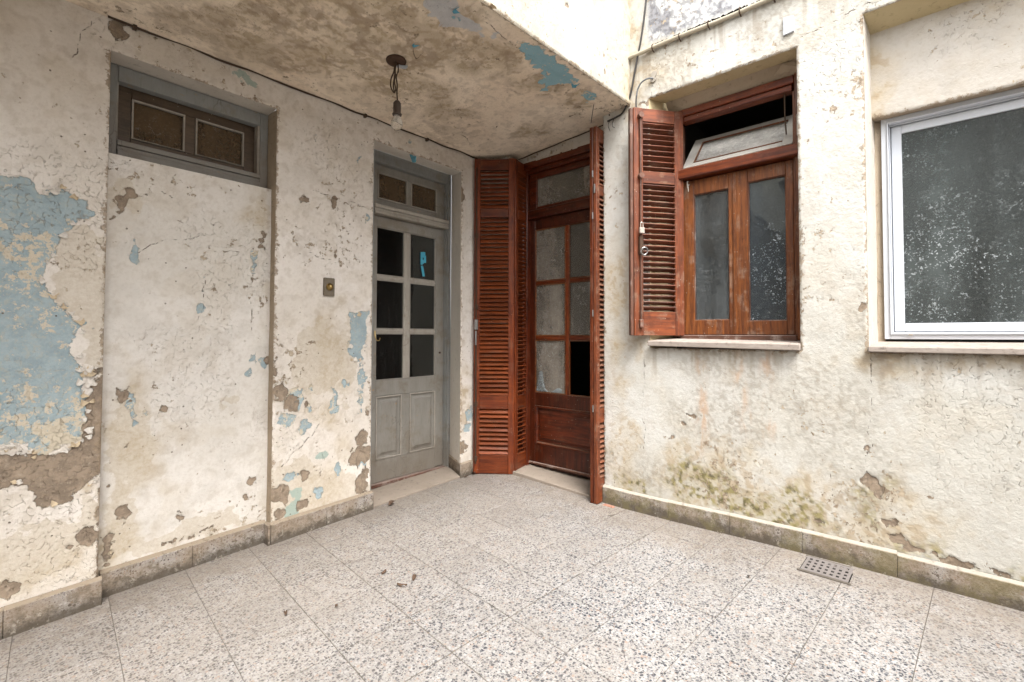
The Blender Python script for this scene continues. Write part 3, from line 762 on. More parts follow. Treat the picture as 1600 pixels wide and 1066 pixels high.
# outlying part of the floor behind the camera: same paving, joined
def tiled_rest():
    b = MB()
    for i in range(-14, 9):
        for j in range(-15, 8):
            a = (i+.5)*PU; q = (j+.5)*PV
            x = 1.152 + a*cT - q*sT; y = 1.285 + a*sT + q*cT
            if not (-2.3 < x < 2.98 and -2.5 < y < 2.95): continue
            if not ((x < -.4 and y < .3) or x < -1.2 or y < -1.3): continue
            g = .0015; pts = []
            for (p, r) in ((-1, -1), (1, -1), (1, 1), (-1, 1)):
                aa = a + p*(PU/2-g); bb = q + r*(PV/2-g)
                X = 1.152 + aa*cT - bb*sT; Y = 1.285 + aa*sT + bb*cT
                pts.append((X, Y, fz(X, Y)))
            b.quad(*pts)
    o = b.build('paving', M_TILE, floor); o['kind'] = 'stuff'
tiled_rest()

# ================================================================== LEFT WALL (plane y = 2.68)
YL = 2.68
OX0, OX1 = .376, 1.087        # recess with the high window
DL0, DL1 = 1.70, 2.475        # grey door opening
lw = empty('peeling_wall', (0, 0, 0), label='peeling off-white wall with pale blue paint showing through, holding the grey door', cat='wall')
U = lines(-2.3, 2.80, -.12, 2.80, .0068, .15, (OX0, OX1, DL0, DL1, 2.60))
V = lines(-.16, 2.60, -.16, 2.60, .0068, .15, (1.0, 2.36, 2.38))
LWS = {k[3:]: v for k, v in globals().items() if k.startswith('LW_')}
RPS = {k[3:]: v for k, v in globals().items() if k.startswith('RP_')}
CES = {k[3:]: v for k, v in globals().items() if k.startswith('CE_')}
RWS = {k[3:]: v for k, v in globals().items() if k.startswith('RW_')}
to_l = lambda Y: (lambda u, v, h: np.stack([u, np.full_like(u, Y)-h, v], 1))
surface('plaster_face', U, V, to_l(YL), [(OX0, OX1, -1, 2.36), (DL0, DL1, -1, 2.38)], LWS, M_LEFT, lw, .0035, seed=11, mott=.8, pal=((.715, .665, .61), (.655, .60, .535)), cracks=LCR)
U = lines(OX0-.01, OX1+.01, OX0-.01, OX1+.01, .0068, .1, ())
V = lines(-.16, 1.92, -.16, 1.92, .0068, .1, ())
surface('blocked_panel', U, V, to_l(2.742), [], RPS, M_PANEL, lw, .003, seed=23, mott=.7, pal=((.67, .63, .58), (.62, .58, .525)), cracks=PCR)
# reveals of the recess
def sheet(name, A, B, mat, parent, n=14, m=5, amp=.002, seed=1):
    A0, A1 = Vector(A[0]), Vector(A[1]); B0, B1 = Vector(B[0]), Vector(B[1])
    PA = [A0.lerp(A1, i/n) for i in range(n+1)]; PB = [B0.lerp(B1, i/n) for i in range(n+1)]
    b = MB(); b.grid_between(PA, PB, n, m, amp, seed)
    return b.build(name, mat, parent, smooth=True)
q = YL+.0045
sheet('reveal', [(OX1, q, -.1), (OX1, q, 2.36)], [(OX1, 2.90, -.1), (OX1, 2.90, 2.36)], M_REVEAL, lw, 30, 5, .0015, 1)
sheet('reveal', [(OX0, q, -.1), (OX0, q, 2.36)], [(OX0, 2.90, -.1), (OX0, 2.90, 2.36)], M_REVEAL, lw, 30, 5, .0015, 2)
sheet('reveal', [(OX0, q, 2.36), (OX1, q, 2.36)], [(OX0, 2.90, 2.362), (OX1, 2.90, 2.362)], M_REVEAL_L, lw, 20, 5, .0015, 3)
sheet('reveal', [(DL1, q, -.1), (DL1, q, 2.38)], [(2.590, 2.93, -.1), (2.590, 2.93, 2.435)], M_REVEAL_W, lw, 30, 6, .002, 4)
sheet('reveal', [(DL0, q, -.1), (DL0, q, 2.38)], [(1.84, 2.93, -.1), (1.84, 2.93, 2.435)], M_REVEAL_W, lw, 30, 5, .002, 5)
sheet('reveal', [(DL0, q, 2.38), (DL1, q, 2.38)], [(1.84, 2.93, 2.435), (2.590, 2.93, 2.435)], M_REVEAL_W, lw, 20, 5, .002, 6)
# skirting pieces, following the fall of the floor
def skirt(parent, x0, y0, x1, y1, depth, top0=.105, top1=.105, n=1, joint=.0006, nx=(0, -1)):
    for k in range(n):
        a, b = k/n, (k+1)/n
        L_ = math.hypot(x1-x0, y1-y0); ja = joint/L_
        a += ja; b -= ja
        ax, ay = x0+(x1-x0)*a, y0+(y1-y0)*a; bx, by = x0+(x1-x0)*b, y0+(y1-y0)*b
        dx, dy = nx[0]*depth, nx[1]*depth
        ta = fz(ax, ay)+top0+(top1-top0)*a; tb = fz(bx, by)+top0+(top1-top0)*b
        za, zb = fz(ax, ay)-.03, fz(bx, by)-.03
        MB().hexa([(ax, ay, za), (bx, by, zb), (bx+dx, by+dy, zb), (ax+dx, ay+dy, za), (ax, ay, ta), (bx, by, tb), (bx+dx, by+dy, tb), (ax+dx, ay+dy, ta)], .002).build('skirting_tile', M_SKIRT, parent)
        MB().hexa([(ax, ay, ta+.0005), (bx, by, tb+.0005), (bx+dx*.85, by+dy*.85, tb+.0005), (ax+dx*.85, ay+dy*.85, ta+.0005), (ax, ay, ta+.009), (bx, by, tb+.009), (bx+dx*.25, by+dy*.25, tb+.008), (ax+dx*.25, ay+dy*.25, ta+.008)], 0).build('cement_bead', M_CEMENT if nx == (-1, 0) and y0 != YL-.003 and x0 > 2 else M_BEAD, parent)
skirt(lw, -2.2, YL-.003, OX0+.012, YL-.003, .024, n=9)
skirt(lw, OX0+.012, 2.742, OX1-.01, 2.742, .030, n=2)
skirt(lw, OX1-.012, YL+.03, OX1-.012, YL-.027, .012, n=1, nx=(-1, 0), joint=.0003)
skirt(lw, OX1-.010, YL-.003, DL0+.006, YL-.003, .024, n=2)
skirt(lw, DL1-.006, YL-.003, 2.80, YL-.003, .018, .10, .10, n=1)
skirt(lw, DL1-.004, YL-.018, 2.585, 2.925, .010, .10, .10, n=1, nx=(-1, .25), joint=.0003)
# marble threshold of the grey door
MB().hexa([(1.69, 2.672, -.08), (2.50, 2.672, -.06), (2.60, 3.06, -.06), (1.82, 3.06, -.08), (1.69, 2.672, fz(1.7, 2.68)+.012), (2.50, 2.672, fz(2.5, 2.68)+.012), (2.60, 3.06, fz(2.6, 3)+.014), (1.82, 3.06, fz(1.8, 3)+.014)], .003).build('threshold', M_MARBLE, lw)

# ================================================================== RIGHT WALL (plane x = 2.79)
XR = 2.79
BD0, BD1 = 1.615, 2.47         # brown door opening (y)
WN0, WN1 = .470, 1.285         # wooden window opening (y)
RC0, RC1 = -1.20, .190         # recess of the white window (y)
rw = empty('stained_wall', (0, 0, 0), label='tall cream wall with moss and rust stains, holding the brown door and both windows', cat='wall')
U = lines(-2.4, 2.68, -.46, 2.68, .0068, .15, (BD0, BD1, WN0, WN1, RC0, RC1))
V = lines(-.16, 3.9, -.16, 3.36, .0068, .15, (1.028, 2.61, 2.66, 1.03))
to_r = lambda X: (lambda u, v, h: np.stack([np.full_like(u, X)-h, u, v], 1))
drp = lambda u, v: np.maximum(sst(v, 2.55, 2.90)*(v < 2.93)*(u < 1.42), .8*sst(v, .75, 1.02)*(v < 1.06)*(((u > .47) & (u < 1.28)) | (u < .19)))
blk = lambda u, v: np.clip((v-2.925-.02*u)/.03, 0, 1)*np.clip((1.30-u)/.03, 0, 1)
flip(surface('plaster_face', U, V, to_r(XR), [(BD0, BD1, -1, 2.62), (WN0, WN1, 1.03, 2.61), (RC0, RC1, 1.03, 2.66)], RWS, M_RIGHT, rw, .004, black=blk, drips=drp, seed=31, mott=.55, pal=((.565, .555, .52), (.53, .513, .465)), cracks=RCR))
q = XR+.0045
# window opening
sheet('reveal', [(q, WN0, 1.0), (q, WN0, 2.62)], [(3.02, WN0+.012, 1.0), (3.02, WN0+.012, 2.62)], M_REVEAL_L, rw, 30, 5, .0015, 11)
sheet('reveal', [(q, WN1, 1.0), (q, WN1, 2.62)], [(3.02, WN1-.08, 1.0), (3.02, WN1-.08, 2.62)], M_SOFFIT, rw, 30, 5, .0015, 12)
sheet('soffit', [(q, WN0, 2.61), (q, WN1, 2.61)], [(2.915, WN0, 2.617), (2.915, WN1-.03, 2.612)], M_SOFFIT, rw, 24, 5, .0015, 13)
sheet('soffit', [(2.915, WN0, 2.617), (2.915, WN1-.06, 2.612)], [(2.972, WN0, 2.556), (2.972, WN1-.06, 2.545)], M_REVEAL, rw, 24, 5, .003, 14)
sheet('soffit', [(2.972, WN0, 2.556), (2.972, WN1-.06, 2.545)], [(3.06, WN0, 2.556), (3.06, WN1-.06, 2.545)], M_REVEAL, rw, 24, 5, .001, 15)
# white window recess
XI = 2.93
U = lines(RC0, RC1-.005, -.46, .2, .0068, .15, ())
V = lines(2.187, 2.67, 2.187, 2.67, .0068, .1, ())
flip(surface('infill_panel', U, V, to_r(XI), [], {'stain': [(-.15, 2.63, .5, .03), (.16, 2.4, .02, .2)]}, M_INFILL, rw, .004, seed=41, mott=.5, pal=((.55, .52, .48), (.50, .465, .415)), bevel_edges=(('v', 2.187),)))
sheet('reveal', [(q, RC1, 1.0), (q, RC1, 2.66)], [(3.03, .160, 1.0), (3.03, .160, 2.66)], M_REVEAL_L, rw, 30, 5, .0015, 16)
sheet('reveal', [(q, RC0, 1.0), (q, RC0, 2.66)], [(3.03, RC0+.02, 1.0), (3.03, RC0+.02, 2.66)], M_REVEAL_L, rw, 20, 4, .0015, 17)
sheet('soffit', [(q, RC0, 2.66), (q, RC1, 2.66)], [(XI+.02, RC0, 2.630), (XI+.02, RC1, 2.612)], M_SOFFIT, rw, 24, 5, .002, 18)
sheet('soffit', [(XI+.002, RC0, 2.187), (XI+.002, RC1, 2.187)], [(3.06, RC0, 2.195), (3.06, RC1, 2.195)], M_REVEAL, rw, 24, 4, .001, 19)
sheet('reveal', [(2.985, .166, 1.02), (2.985, .166, 2.187)], [(3.0, .136, 1.02), (3.0, .136, 2.187)], M_REVEAL, rw, 20, 3, .001, 20)
# brown door opening
sheet('reveal', [(q, BD0, -.05), (q, BD0, 2.62)], [(3.0, BD0-.01, -.05), (3.0, BD0-.01, 2.62)], M_REVEAL_L, rw, 30, 5, .0015, 21)
sheet('reveal', [(q, BD1, -.05), (q, BD1, 2.62)], [(2.96, BD1+.02, -.05), (2.96, BD1+.02, 2.62)], M_REVEAL_L, rw, 30, 5, .0015, 22)
U = lines(BD0-.01, BD1+.03, BD0-.01, BD1+.03, .0068, .1, ())
V = lines(2.50, 2.66, 2.50, 2.66, .0068, .1, ())
flip(surface('infill_panel', U, V, to_r(2.925), [], {}, M_INFILL, rw, .002, seed=45, pal=((.55, .52, .48), (.50, .465, .415))))
MB().hexa([(2.775, BD0-.01, -.08), (2.775, BD1, -.08), (3.05, BD1+.02, -.08), (3.05, BD0-.01, -.08), (2.775, BD0-.01, .016), (2.775, BD1, .056), (3.05, BD1+.02, .066), (3.05, BD0-.01, .024)], .003).build('threshold', M_MARBLE, rw)
# skirting of the right wall
skirt(rw, XR-.003, BD0-.004, XR-.003, 1.165, .024, .103, .103, n=2, nx=(-1, 0))
skirt(rw, XR-.003, 1.165, XR-.003, .47, .024, n=2, nx=(-1, 0))
skirt(rw, XR-.003, .47, XR-.003, .10, .024, n=1, nx=(-1, 0))
skirt(rw, XR-.003, .10, XR-.003, -2.2, .024, .098, .10, n=4, nx=(-1, 0))
# sills
sl = MB(); sl.hexa([(2.745, WN0-.004, 1.03), (2.745, WN1-.004, 1.042), (2.99, WN1-.05, 1.045), (2.99, WN0+.01, 1.033), (2.745, WN0-.004, 1.064), (2.745, WN1-.004, 1.074), (2.99, WN1-.05, 1.092), (2.99, WN0+.01, 1.080)], .004)
sl.build('window_sill', M_SILL, rw)
sl = MB(); sl.hexa([(2.755, RC0, 1.028), (2.755, RC1+.002, 1.030), (3.04, RC1-.03, 1.036), (3.04, RC0, 1.034), (2.755, RC0, 1.056), (2.755, RC1+.002, 1.057), (3.04, RC1-.03, 1.083), (3.04, RC0, 1.082)], .004)
sl.build('window_sill', M_SILL, rw)
# broken lintel corner and cement patch
cp = MB()
cp.hexa([(2.776, .478, 2.694), (2.776, .527, 2.689), (2.80, .527, 2.689), (2.80, .478, 2.694), (2.776, .478, 2.776), (2.776, .527, 2.785), (2.80, .527, 2.785), (2.80, .478, 2.776)], .001)
tag(cp.build('cement_patch', M_PATCH, rw))
rb = MB(); rb.hexa([(2.93, .475, 2.565), (2.93, .61, 2.572), (2.97, .61, 2.55), (2.97, .475, 2.55), (2.925, .475, 2.612), (2.90, .56, 2.608), (2.97, .60, 2.60), (2.97, .475, 2.60)], .004)
rb.build('broken_plaster', M_REVEAL, rw)

# ================================================================== OVERHANG
def cz(x, y):
    t = (2.68-y)/(2.68-1.41)
    return (2.497+.012*x)*(1-t) + (2.545+.047*(x-1.38))*t
oh = empty('roof_overhang', (0, 0, 0), label='low stained beige ceiling of the overhang with flaking blue paint and bright outer face', cat='ceiling')
U = lines(-2.3, 2.93, .0, 2.93, .0068, .15, ()); V = lines(1.41, 2.70, 1.41, 2.70, .0068, .1, (1.53,))
czv = np.vectorize(cz)
def to_c(u, v, h):
    z = (2.497+.012*u)*(1-(2.68-v)/1.27) + (2.545+.047*(u-1.38))*((2.68-v)/1.27)
    g = np.exp(-((v-(1.535+.04*(2.0-u)*.3))/.004)**2)*.006
    return np.stack([u, v, z - h + g], 1)
flip(surface('soffit_face', U, V, to_c, [], CES, M_CEIL, oh, .004, seed=51, pal=((.83, .72, .585), (.78, .655, .515)), soot=True, cracks=CCR, bevel_edges=(('v', 1.41),), edge_round=-.005))
U = lines(-2.3, 2.80, .9, 2.80, .0068, .15, ()); V = lines(0, .80, 0, .80, .0068, .1, ())
def to_f(u, v, h):
    zb = 2.545+.047*(u-1.38)
    return np.stack([u, 1.41-h, zb+.003+v], 1)
surface('fascia', U, V, to_f, [], {'stain': [(2.77, .55, .05, .25), (2.76, .05, .04, .15)], 'grime': [(1.9, .2, .02, .02)], 'brown': [(2.08, .30, .012, .008), (2.45, .2, .004, .008), (2.46, .1, .004, .01), (2.6, .25, .004, .012)]}, M_FASCIA, oh, .003, seed=61, mott=.3, pal=((.45, .43, .37), (.425, .395, .325)), bevel_edges=(('v', 0),), edge_round=.005)
MB().box(-2.3, 2.785, 1.36, 1.62, 3.405, 3.46, .004).build('coping', M_CEMENT, oh)
MB().box(-2.3, 2.785, 1.44, 1.60, 2.70, 3.404, 0).build('parapet', M_BACK, oh)

# ================================================================== the rest of the courtyard (behind the camera)
def back_wall(x0, x1, y0, y1, z1, label, grp):
    o = MB().box(x0, x1, y0, y1, -.3, z1, 0).build('courtyard_wall', M_BACK)
    tag(o, label, 'wall', grp)
back_wall(-2.55, -2.30, -2.7, 2.9, 4.5, 'plain weathered wall closing the courtyard opposite the brown door', None)
back_wall(-2.29, 3.1, -2.75, -2.50, 3.1, 'plain weathered wall closing the courtyard opposite the grey door', None)
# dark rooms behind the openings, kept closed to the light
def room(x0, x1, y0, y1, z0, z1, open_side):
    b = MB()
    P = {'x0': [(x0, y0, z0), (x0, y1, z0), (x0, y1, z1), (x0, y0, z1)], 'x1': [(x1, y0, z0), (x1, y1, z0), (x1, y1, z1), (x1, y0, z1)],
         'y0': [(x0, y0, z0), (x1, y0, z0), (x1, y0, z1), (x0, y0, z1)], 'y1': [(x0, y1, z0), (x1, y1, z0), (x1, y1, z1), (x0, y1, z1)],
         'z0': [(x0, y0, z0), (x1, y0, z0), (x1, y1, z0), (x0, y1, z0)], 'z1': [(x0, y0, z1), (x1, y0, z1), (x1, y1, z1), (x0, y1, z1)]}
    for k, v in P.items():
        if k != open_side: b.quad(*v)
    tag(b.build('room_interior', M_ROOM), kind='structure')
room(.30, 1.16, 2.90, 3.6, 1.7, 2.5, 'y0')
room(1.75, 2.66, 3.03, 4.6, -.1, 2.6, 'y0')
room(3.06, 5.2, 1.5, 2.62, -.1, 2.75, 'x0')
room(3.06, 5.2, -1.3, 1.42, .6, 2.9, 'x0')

# ================================================================== small high window over the blocked panel
hw = empty('high_window', (0, 2.80, 1.92), label='small high window in worn blue-grey frame with brown panes, above the blocked panel', cat='window')
def jam(x0, x1, z0, z1, y0=0, y1=.05, mat=M_GB, name='jamb', par=None, bev=.002):
    return MB().box(x0, x1, y0, y1, z0, z1, bev).build(name, mat, par)
jam(1.045, 1.086, 0, .438, par=hw); jam(.377, .420, 0, .438, par=hw)
jam(.421, 1.044, .365, .438, name='head', par=hw)
MB().box(.421, 1.044, -.012, .045, .003, .040, .003).box(.421, 1.044, .002, .045, .041, .062, .002).box(.421, 1.044, -.006, .045, .063, .088, .003).build('bottom_rail', M_GB, hw)
MB().box(.420, .424, .01, .05, .09, .36, 0).box(1.032, 1.044, .004, .05, .089, .364, .001).build('inner_bead', M_GL, hw)
sa = MB()
sa.box(.425, .48, .06, .09, .06, .37).box(.98, 1.043, .06, .09, .06, .37).box(.481, .979, .06, .09, .32, .37).box(.481, .979, .06, .09, .06, .125).box(.70, .745, .06, .09, .126, .319)
sash = sa.build('sash', M_BROWNP, hw)
for a, b in ((.481, .699), (.746, .979)):
    bd = MB(); w = .008
    bd.box(a, a+w, .052, .07, .126, .319, .001).box(b-w, b, .052, .07, .126, .319, .001).box(a+w, b-w, .052, .07, .311, .319, .001).box(a+w, b-w, .052, .07, .126, .131, .001)
    bd.build('glazing_bead', M_GL, sash)
    MB().box(a+w, b-w, .074, .078, .131, .311, 0).build('pane', G_TRANS, sash)
# ================================================================== grey door
gd = empty('grey_door', (0, 2.93, 0), label='weathered grey door with six dark panes, a two-pane fanlight and lower panels', cat='door')
f0, f1 = 1.842, 2.588
MB().box(2.555, f1, -.004, .075, .02, 2.435, .003).box(2.545, 2.554, .012, .075, .02, 2.352, .001).build('jamb', M_GB, gd)
MB().box(f0, 1.862, -.004, .075, -.02, 2.435, .003).build('jamb', M_GB, gd)
MB().box(1.863, 2.554, -.002, .075, 2.352, 2.435, .003).build('head', M_GB, gd)
MB().box(1.863, 2.553, -.018, .07, 2.018, 2.046, .004).box(1.863, 2.553, -.010, .07, 1.996, 2.017, .003).box(1.863, 2.553, -.016, .07, 1.978, 1.995, .003).build('transom_rail', M_GL, gd)
def stiles(x0, x1, z0, z1, wl, wr, wt, wb, y0, y1, mat, name, par, extra=()):
    b = MB()
    b.box(x0, x0+wl, y0, y1, z0, z1).box(x1-wr, x1, y0, y1, z0, z1)
    b.box(x0+wl+.0005, x1-wr-.0005, y0+.001, y1, z1-wt, z1-.0005).box(x0+wl+.0005, x1-wr-.0005, y0+.001, y1, z0+.0005, z0+wb)
    for e in extra: b.box(*e)
    return b.build(name, mat, par)
ts = stiles(1.864, 2.552, 2.050, 2.350, .05, .088, .056, .05, .038, .068, M_G, 'fanlight', gd, [(2.172, 2.208, .0385, .068, 2.101, 2.293)])
for a, b in ((1.915, 2.171), (2.209, 2.463)):
    w = .007
    bd = MB(); bd.box(a, a+w, .030, .045, 2.101, 2.293, .001).box(b-w, b, .030, .045, 2.101, 2.293, .001).box(a+w, b-w, .030, .045, 2.286, 2.293, .001).box(a+w, b-w, .030, .045, 2.101, 2.108, .001)
    bd.build('glazing_bead', M_GL, ts)
    MB().box(a+w, b-w, .050, .053, 2.108, 2.286, 0).build('pane', G_TRANS, ts)
y0, y1 = .036, .074
rows_ = [(1.547, 1.893), (1.154, 1.507), (.779, 1.115)]
xs = [(1.915, 2.156), (2.213, 2.462)]
lf = MB()
lf.box(1.866, 1.914, y0, y1, .045, 1.974).box(2.463, 2.543, y0, y1, .052, 1.974)
lf.box(1.9145, 2.4625, y0+.001, y1, 1.894, 1.9735).box(1.9145, 2.4625, y0+.001, y1, .664, .778).box(1.9145, 2.4625, y0+.001, y1, .046, .203)
lf.box(2.138, 2.211, y0+.0015, y1, .204, .663)
leaf = lf.build('door_leaf', M_G, gd)
MB().box(2.168, 2.201, y0+.004, y1-.004, .779, 1.893, .004).box(2.157, 2.212, y0+.008, y1-.006, .779, 1.893, .002).build('muntin', M_GL, leaf)
for za, zb in ((1.508, 1.546), (1.116, 1.153)):
    for xa, xb in xs:
        MB().box(xa, xb, y0+.008, y1-.006, za, zb, .002).box(xa, xb, y0+.004, y1-.006, za+.010, zb-.010, .003).build('muntin', M_GL, leaf)
for (za, zb) in rows_:
    for (xa, xb) in xs:
        MB().box(xa, xb, y0+.020, y0+.0235, za, zb, 0).build('pane', G_DOOR, leaf)
        bd = MB(); w = .0035
        bd.box(xa, xa+w, y0+.006, y0+.019, za, zb, .001).box(xb-w, xb, y0+.006, y0+.019, za, zb, .001).box(xa+w, xb-w, y0+.006, y0+.019, zb-w, zb, .001).box(xa+w, xb-w, y0+.006, y0+.019, za, za+w, .001)
        bd.build('glazing_bead', M_GL, leaf)
def raised(x0, x1, z0, z1, y, mat, par, rim=.012, sl=.035, h=.010, beadmat=None):
    b = MB()
    pts = []
    def ring(ins, yy): return [(x0+ins, yy, z0+ins), (x1-ins, yy, z0+ins), (x1-ins, yy, z1-ins), (x0+ins, yy, z1-ins)]
    R_ = [ring(0, y), ring(rim*.5, y-.004), ring(rim, y+.006), ring(rim+.016, y+.006), ring(rim+.016+sl*.6, y-h*.4), ]
    vs = [[b.bm.verts.new(p) for p in r] for r in R_]
    for a, c in zip(vs, vs[1:]):
        for k in range(4): b.bm.faces.new((a[k], a[(k+1) % 4], c[(k+1) % 4], c[k]))
    b.bm.faces.new(vs[-1])
    return b.build('panel', mat, par)
raised(1.915, 2.137, .205, .662, y0+.004, M_G, leaf)
raised(2.212, 2.462, .205, .662, y0+.004, M_G, leaf)
for a_, c_ in ((1.9155, 2.1365), (2.2125, 2.4615)):
    b = MB(); w = .009
    b.box(a_, a_+w, y0-.004, y0+.003, .206, .661, .0015).box(c_-w, c_, y0-.004, y0+.003, .206, .661, .0015).box(a_+w, c_-w, y0-.004, y0+.003, .652, .661, .0015).box(a_+w, c_-w, y0-.004, y0+.003, .206, .215, .0015)
    b.build('panel_moulding', M_GL, leaf)
MB().box(1.866, 2.552, .012, .060, .018, .043, .004).build('weather_bar', M_OLD['x'], gd)
# keyhole plate, hook, torn blue tape in the pane
MB().tube([(2.502, y0-.002, .965), (2.502, y0-.010, .965)], .008, 12).build('lock_cylinder', M_RUST, leaf)
MB().tube(bez([(1.872, -.012, 1.135), (1.868, -.020, 1.10), (1.876, -.028, 1.07), (1.895, -.030, 1.068), (1.905, -.026, 1.085)], 5), .004, 7).build('hook', M_BRASS, leaf)
tp = MB()
yy = y0+.012
for (a, b, c, d) in ((2.316, 2.336, 1.664, 1.765), (2.336, 2.362, 1.742, 1.768), (2.347, 2.370, 1.682, 1.741), (2.336, 2.3465, 1.672, 1.706), (2.336, 2.3465, 1.722, 1.7415)):
    tp.box(a, b, yy, yy+.002, c, d, .0004)
tp.hexa([(2.336, yy, 1.572), (2.360, yy, 1.575), (2.360, yy+.002, 1.575), (2.336, yy+.002, 1.572), (2.318, yy, 1.655), (2.340, yy, 1.658), (2.340, yy+.002, 1.658), (2.318, yy+.002, 1.655)], .0003)
tp.build('tape', M_CYAN, leaf)

# ================================================================== brown door.  local x = -world y, local y = world x
bdr = empty('brown_door', (3.0, 0, 0), R(-90), label='dark varnished glazed door with dusty panes, lower right pane missing, and fanlight above', cat='door')
X = lambda wy: -wy
def bb(b, wy0, wy1, d0, d1, z0, z1, bev=.0015): return b.box(X(wy1), X(wy0), d0, d1, z0, z1, bev)
fr = MB()
bb(fr, 2.43, 2.487, -.075, .06, .05, 2.51, .004); bb(fr, 2.415, 2.4295, -.045, .06, .05, 2.455, .003)
fr.build('jamb', M_D['z'], bdr)
fr = MB(); bb(fr, 1.600, 1.665, -.075, .06, .02, 2.51, .004); fr.build('jamb', M_D['z'], bdr)
fr = MB(); bb(fr, 1.666, 2.429, -.075, .06, 2.455, 2.51, .004); bb(fr, 1.666, 2.414, -.045, .06, 2.425, 2.4545, .003); fr.build('head', M_D['x'], bdr)
fr = MB(); bb(fr, 1.666, 2.429, -.030, .05, 2.052, 2.125, .005); fr.build('transom_rail', M_D['x'], bdr)
fn = MB()
bb(fn, 2.346, 2.413, -.012, .03, 2.127, 2.423); bb(fn, 1.667, 1.735, -.012, .03, 2.127, 2.423)
bb(fn, 1.7355, 2.3455, -.011, .03, 2.38, 2.4225); bb(fn, 1.7355, 2.3455, -.011, .03, 2.1275, 2.150)
fan = fn.build('fanlight', M_D['x'], bdr)
g = MB(); bb(g, 1.736, 2.345, .008, .011, 2.151, 2.379, 0); g.build('pane', G_BROWN, fan)
lf = MB()
bb(lf, 2.368, 2.428, 0, .04, .072, 2.049); bb(lf, 1.667, 1.745, 0, .04, .042, 2.049)
bb(lf, 1.7455, 2.3675, .001, .04, 1.966, 2.0485); bb(lf, 1.7455, 2.3675, .001, .04, .545, .648); bb(lf, 1.7455, 2.3675, .001, .04, .058, .235)
bl_ = lf.build('door_leaf', M_D['z'], bdr)
mt = MB(); bb(mt, 2.040, 2.070, .004, .034, .649, 1.965, .004); mt.build('muntin', M_W['z'], bl_)
RW3 = [(1.544, 1.965, 1.517), (1.104, 1.516, 1.071), (.649, 1.070, None)]
for za in ((1.517, 1.543), (1.071, 1.103)):
    for wa in ((2.071, 2.3675), (1.7455, 2.039)):
        m_ = MB(); bb(m_, wa[0], wa[1], .004, .034, za[0], za[1], .004); m_.build('muntin', M_W['x'], bl_)
for ri, (za, zb) in enumerate(((1.544, 1.965), (1.104, 1.516), (.649, 1.070))):
    for ci, wa in enumerate(((2.071, 2.3675), (1.7455, 2.039))):
        w = .007
        m_ = MB()
        bb(m_, wa[0], wa[0]+w, .003, .012, za, zb, .001); bb(m_, wa[1]-w, wa[1], .003, .012, za, zb, .001)
        bb(m_, wa[0]+w, wa[1]-w, .003, .012, zb-w, zb, .001); bb(m_, wa[0]+w, wa[1]-w, .003, .012, za, za+w, .001)
        m_.build('glazing_bead', M_O['x'], bl_)
        if ri == 2 and ci == 1: continue
        m_ = MB(); bb(m_, wa[0]+.001, wa[1]-.001, .014, .017, za, zb, 0)
        m_.build('pane', G_BROWN, bl_)
# pale torn film in the lower left pane
b = MB()
cols_ = []
for i in range(10):
    t = i/9; wy = 2.358 - .25*t
    top = .665 + .012 + (.19*math.exp(-((t-.17)/.085)**2)) + .02*math.sin(t*9)
    cols_.append([b.bm.verts.new((X(wy), .0125-.006*math.sin(k/3*math.pi), .657+(top-.657)*k/3)) for k in range(4)])
for a, c in zip(cols_, cols_[1:]):
    for k in range(3): b.bm.faces.new((a[k], c[k], c[k+1], a[k+1]))
b.build('torn_film', G_SHARD, bl_, smooth=True)
def raised_b(w0, w1, z0, z1, y, mat, par):
    return raised(X(w1), X(w0), z0, z1, y, mat, par, .020, .03, .012)
raised_b(1.7455, 2.3675, .236, .544, .006, M_D['x'], bl_)
b = MB()
for (a_, c_, d_, e_) in ((2.352, 2.368, .236, .544), (1.7455, 1.762, .236, .544), (1.7625, 2.3515, .528, .544), (1.7625, 2.3515, .236, .250)):
    bb(b, a_, c_, -.004, .008, d_, e_, .003)
b.build('panel_moulding', M_D['x'], bl_)
b = MB(); bb(b, 1.667, 2.428, -.022, .001, .076, .092, .003); b.build('weather_bar', M_OLD['x'], bdr)

# ================================================================== louvred shutters
def shutter_leaf(par, w, h, secs, mats, loc, rot, rails, th=.030, stile=.052, pitch=.0335, name='leaf', tilt=46, slatm=None, sw=.042):
    """local x along the leaf, y thickness, z up. secs: louvred bays (z0, z1)."""
    b = MB()
    b.box(0, stile, 0, th, 0, h, .003).box(w-stile, w, 0, th, 0, h, .003)
    lfo = b.build(name, mats['z'], par); lfo.location = loc; lfo.rotation_euler = (0, 0, rot)
    for z0, z1 in rails:
        MB().box(stile+.0004, w-stile-.0004, .001, th-.001, z0, z1, .0015).build('rail', mats['x'], lfo)
    me = None
    for z0, z1 in secs:
        k = int(round((z1-z0)/pitch)); p = (z1-z0)/k
        for i in range(k):
            zc = z0 + (i+.5)*p
            if me is None:
                s_ = MB(); L_ = w-2*stile+.006
                a = R(tilt); ca, sa_ = math.cos(a), math.sin(a); pr_ = []
                for (dy, dz) in ((-sw/2, -.0035), (sw/2, -.0035), (sw/2, .0035), (-sw/2, .0035)):
                    pr_.append((dy*ca + dz*sa_*-1, dy*sa_ + dz*ca))
                P0 = [(-L_/2, y_, z_) for y_, z_ in pr_]; P1 = [(L_/2, y_, z_) for y_, z_ in pr_]
                s_.hexa([P0[0], P1[0], P1[1], P0[1], P0[3], P1[3], P1[2], P0[2]], .0012)
                o = s_.build('slat', slatm or mats['x'], lfo); me = o.data
            else:
                o = link('slat', me, lfo)
            o.location = (w/2, th/2, zc + random.uniform(-.0012, .0012))
            o.rotation_euler = (R(random.gauss(0, 2.2)), R(random.gauss(0, .22)), 0)
    return lfo
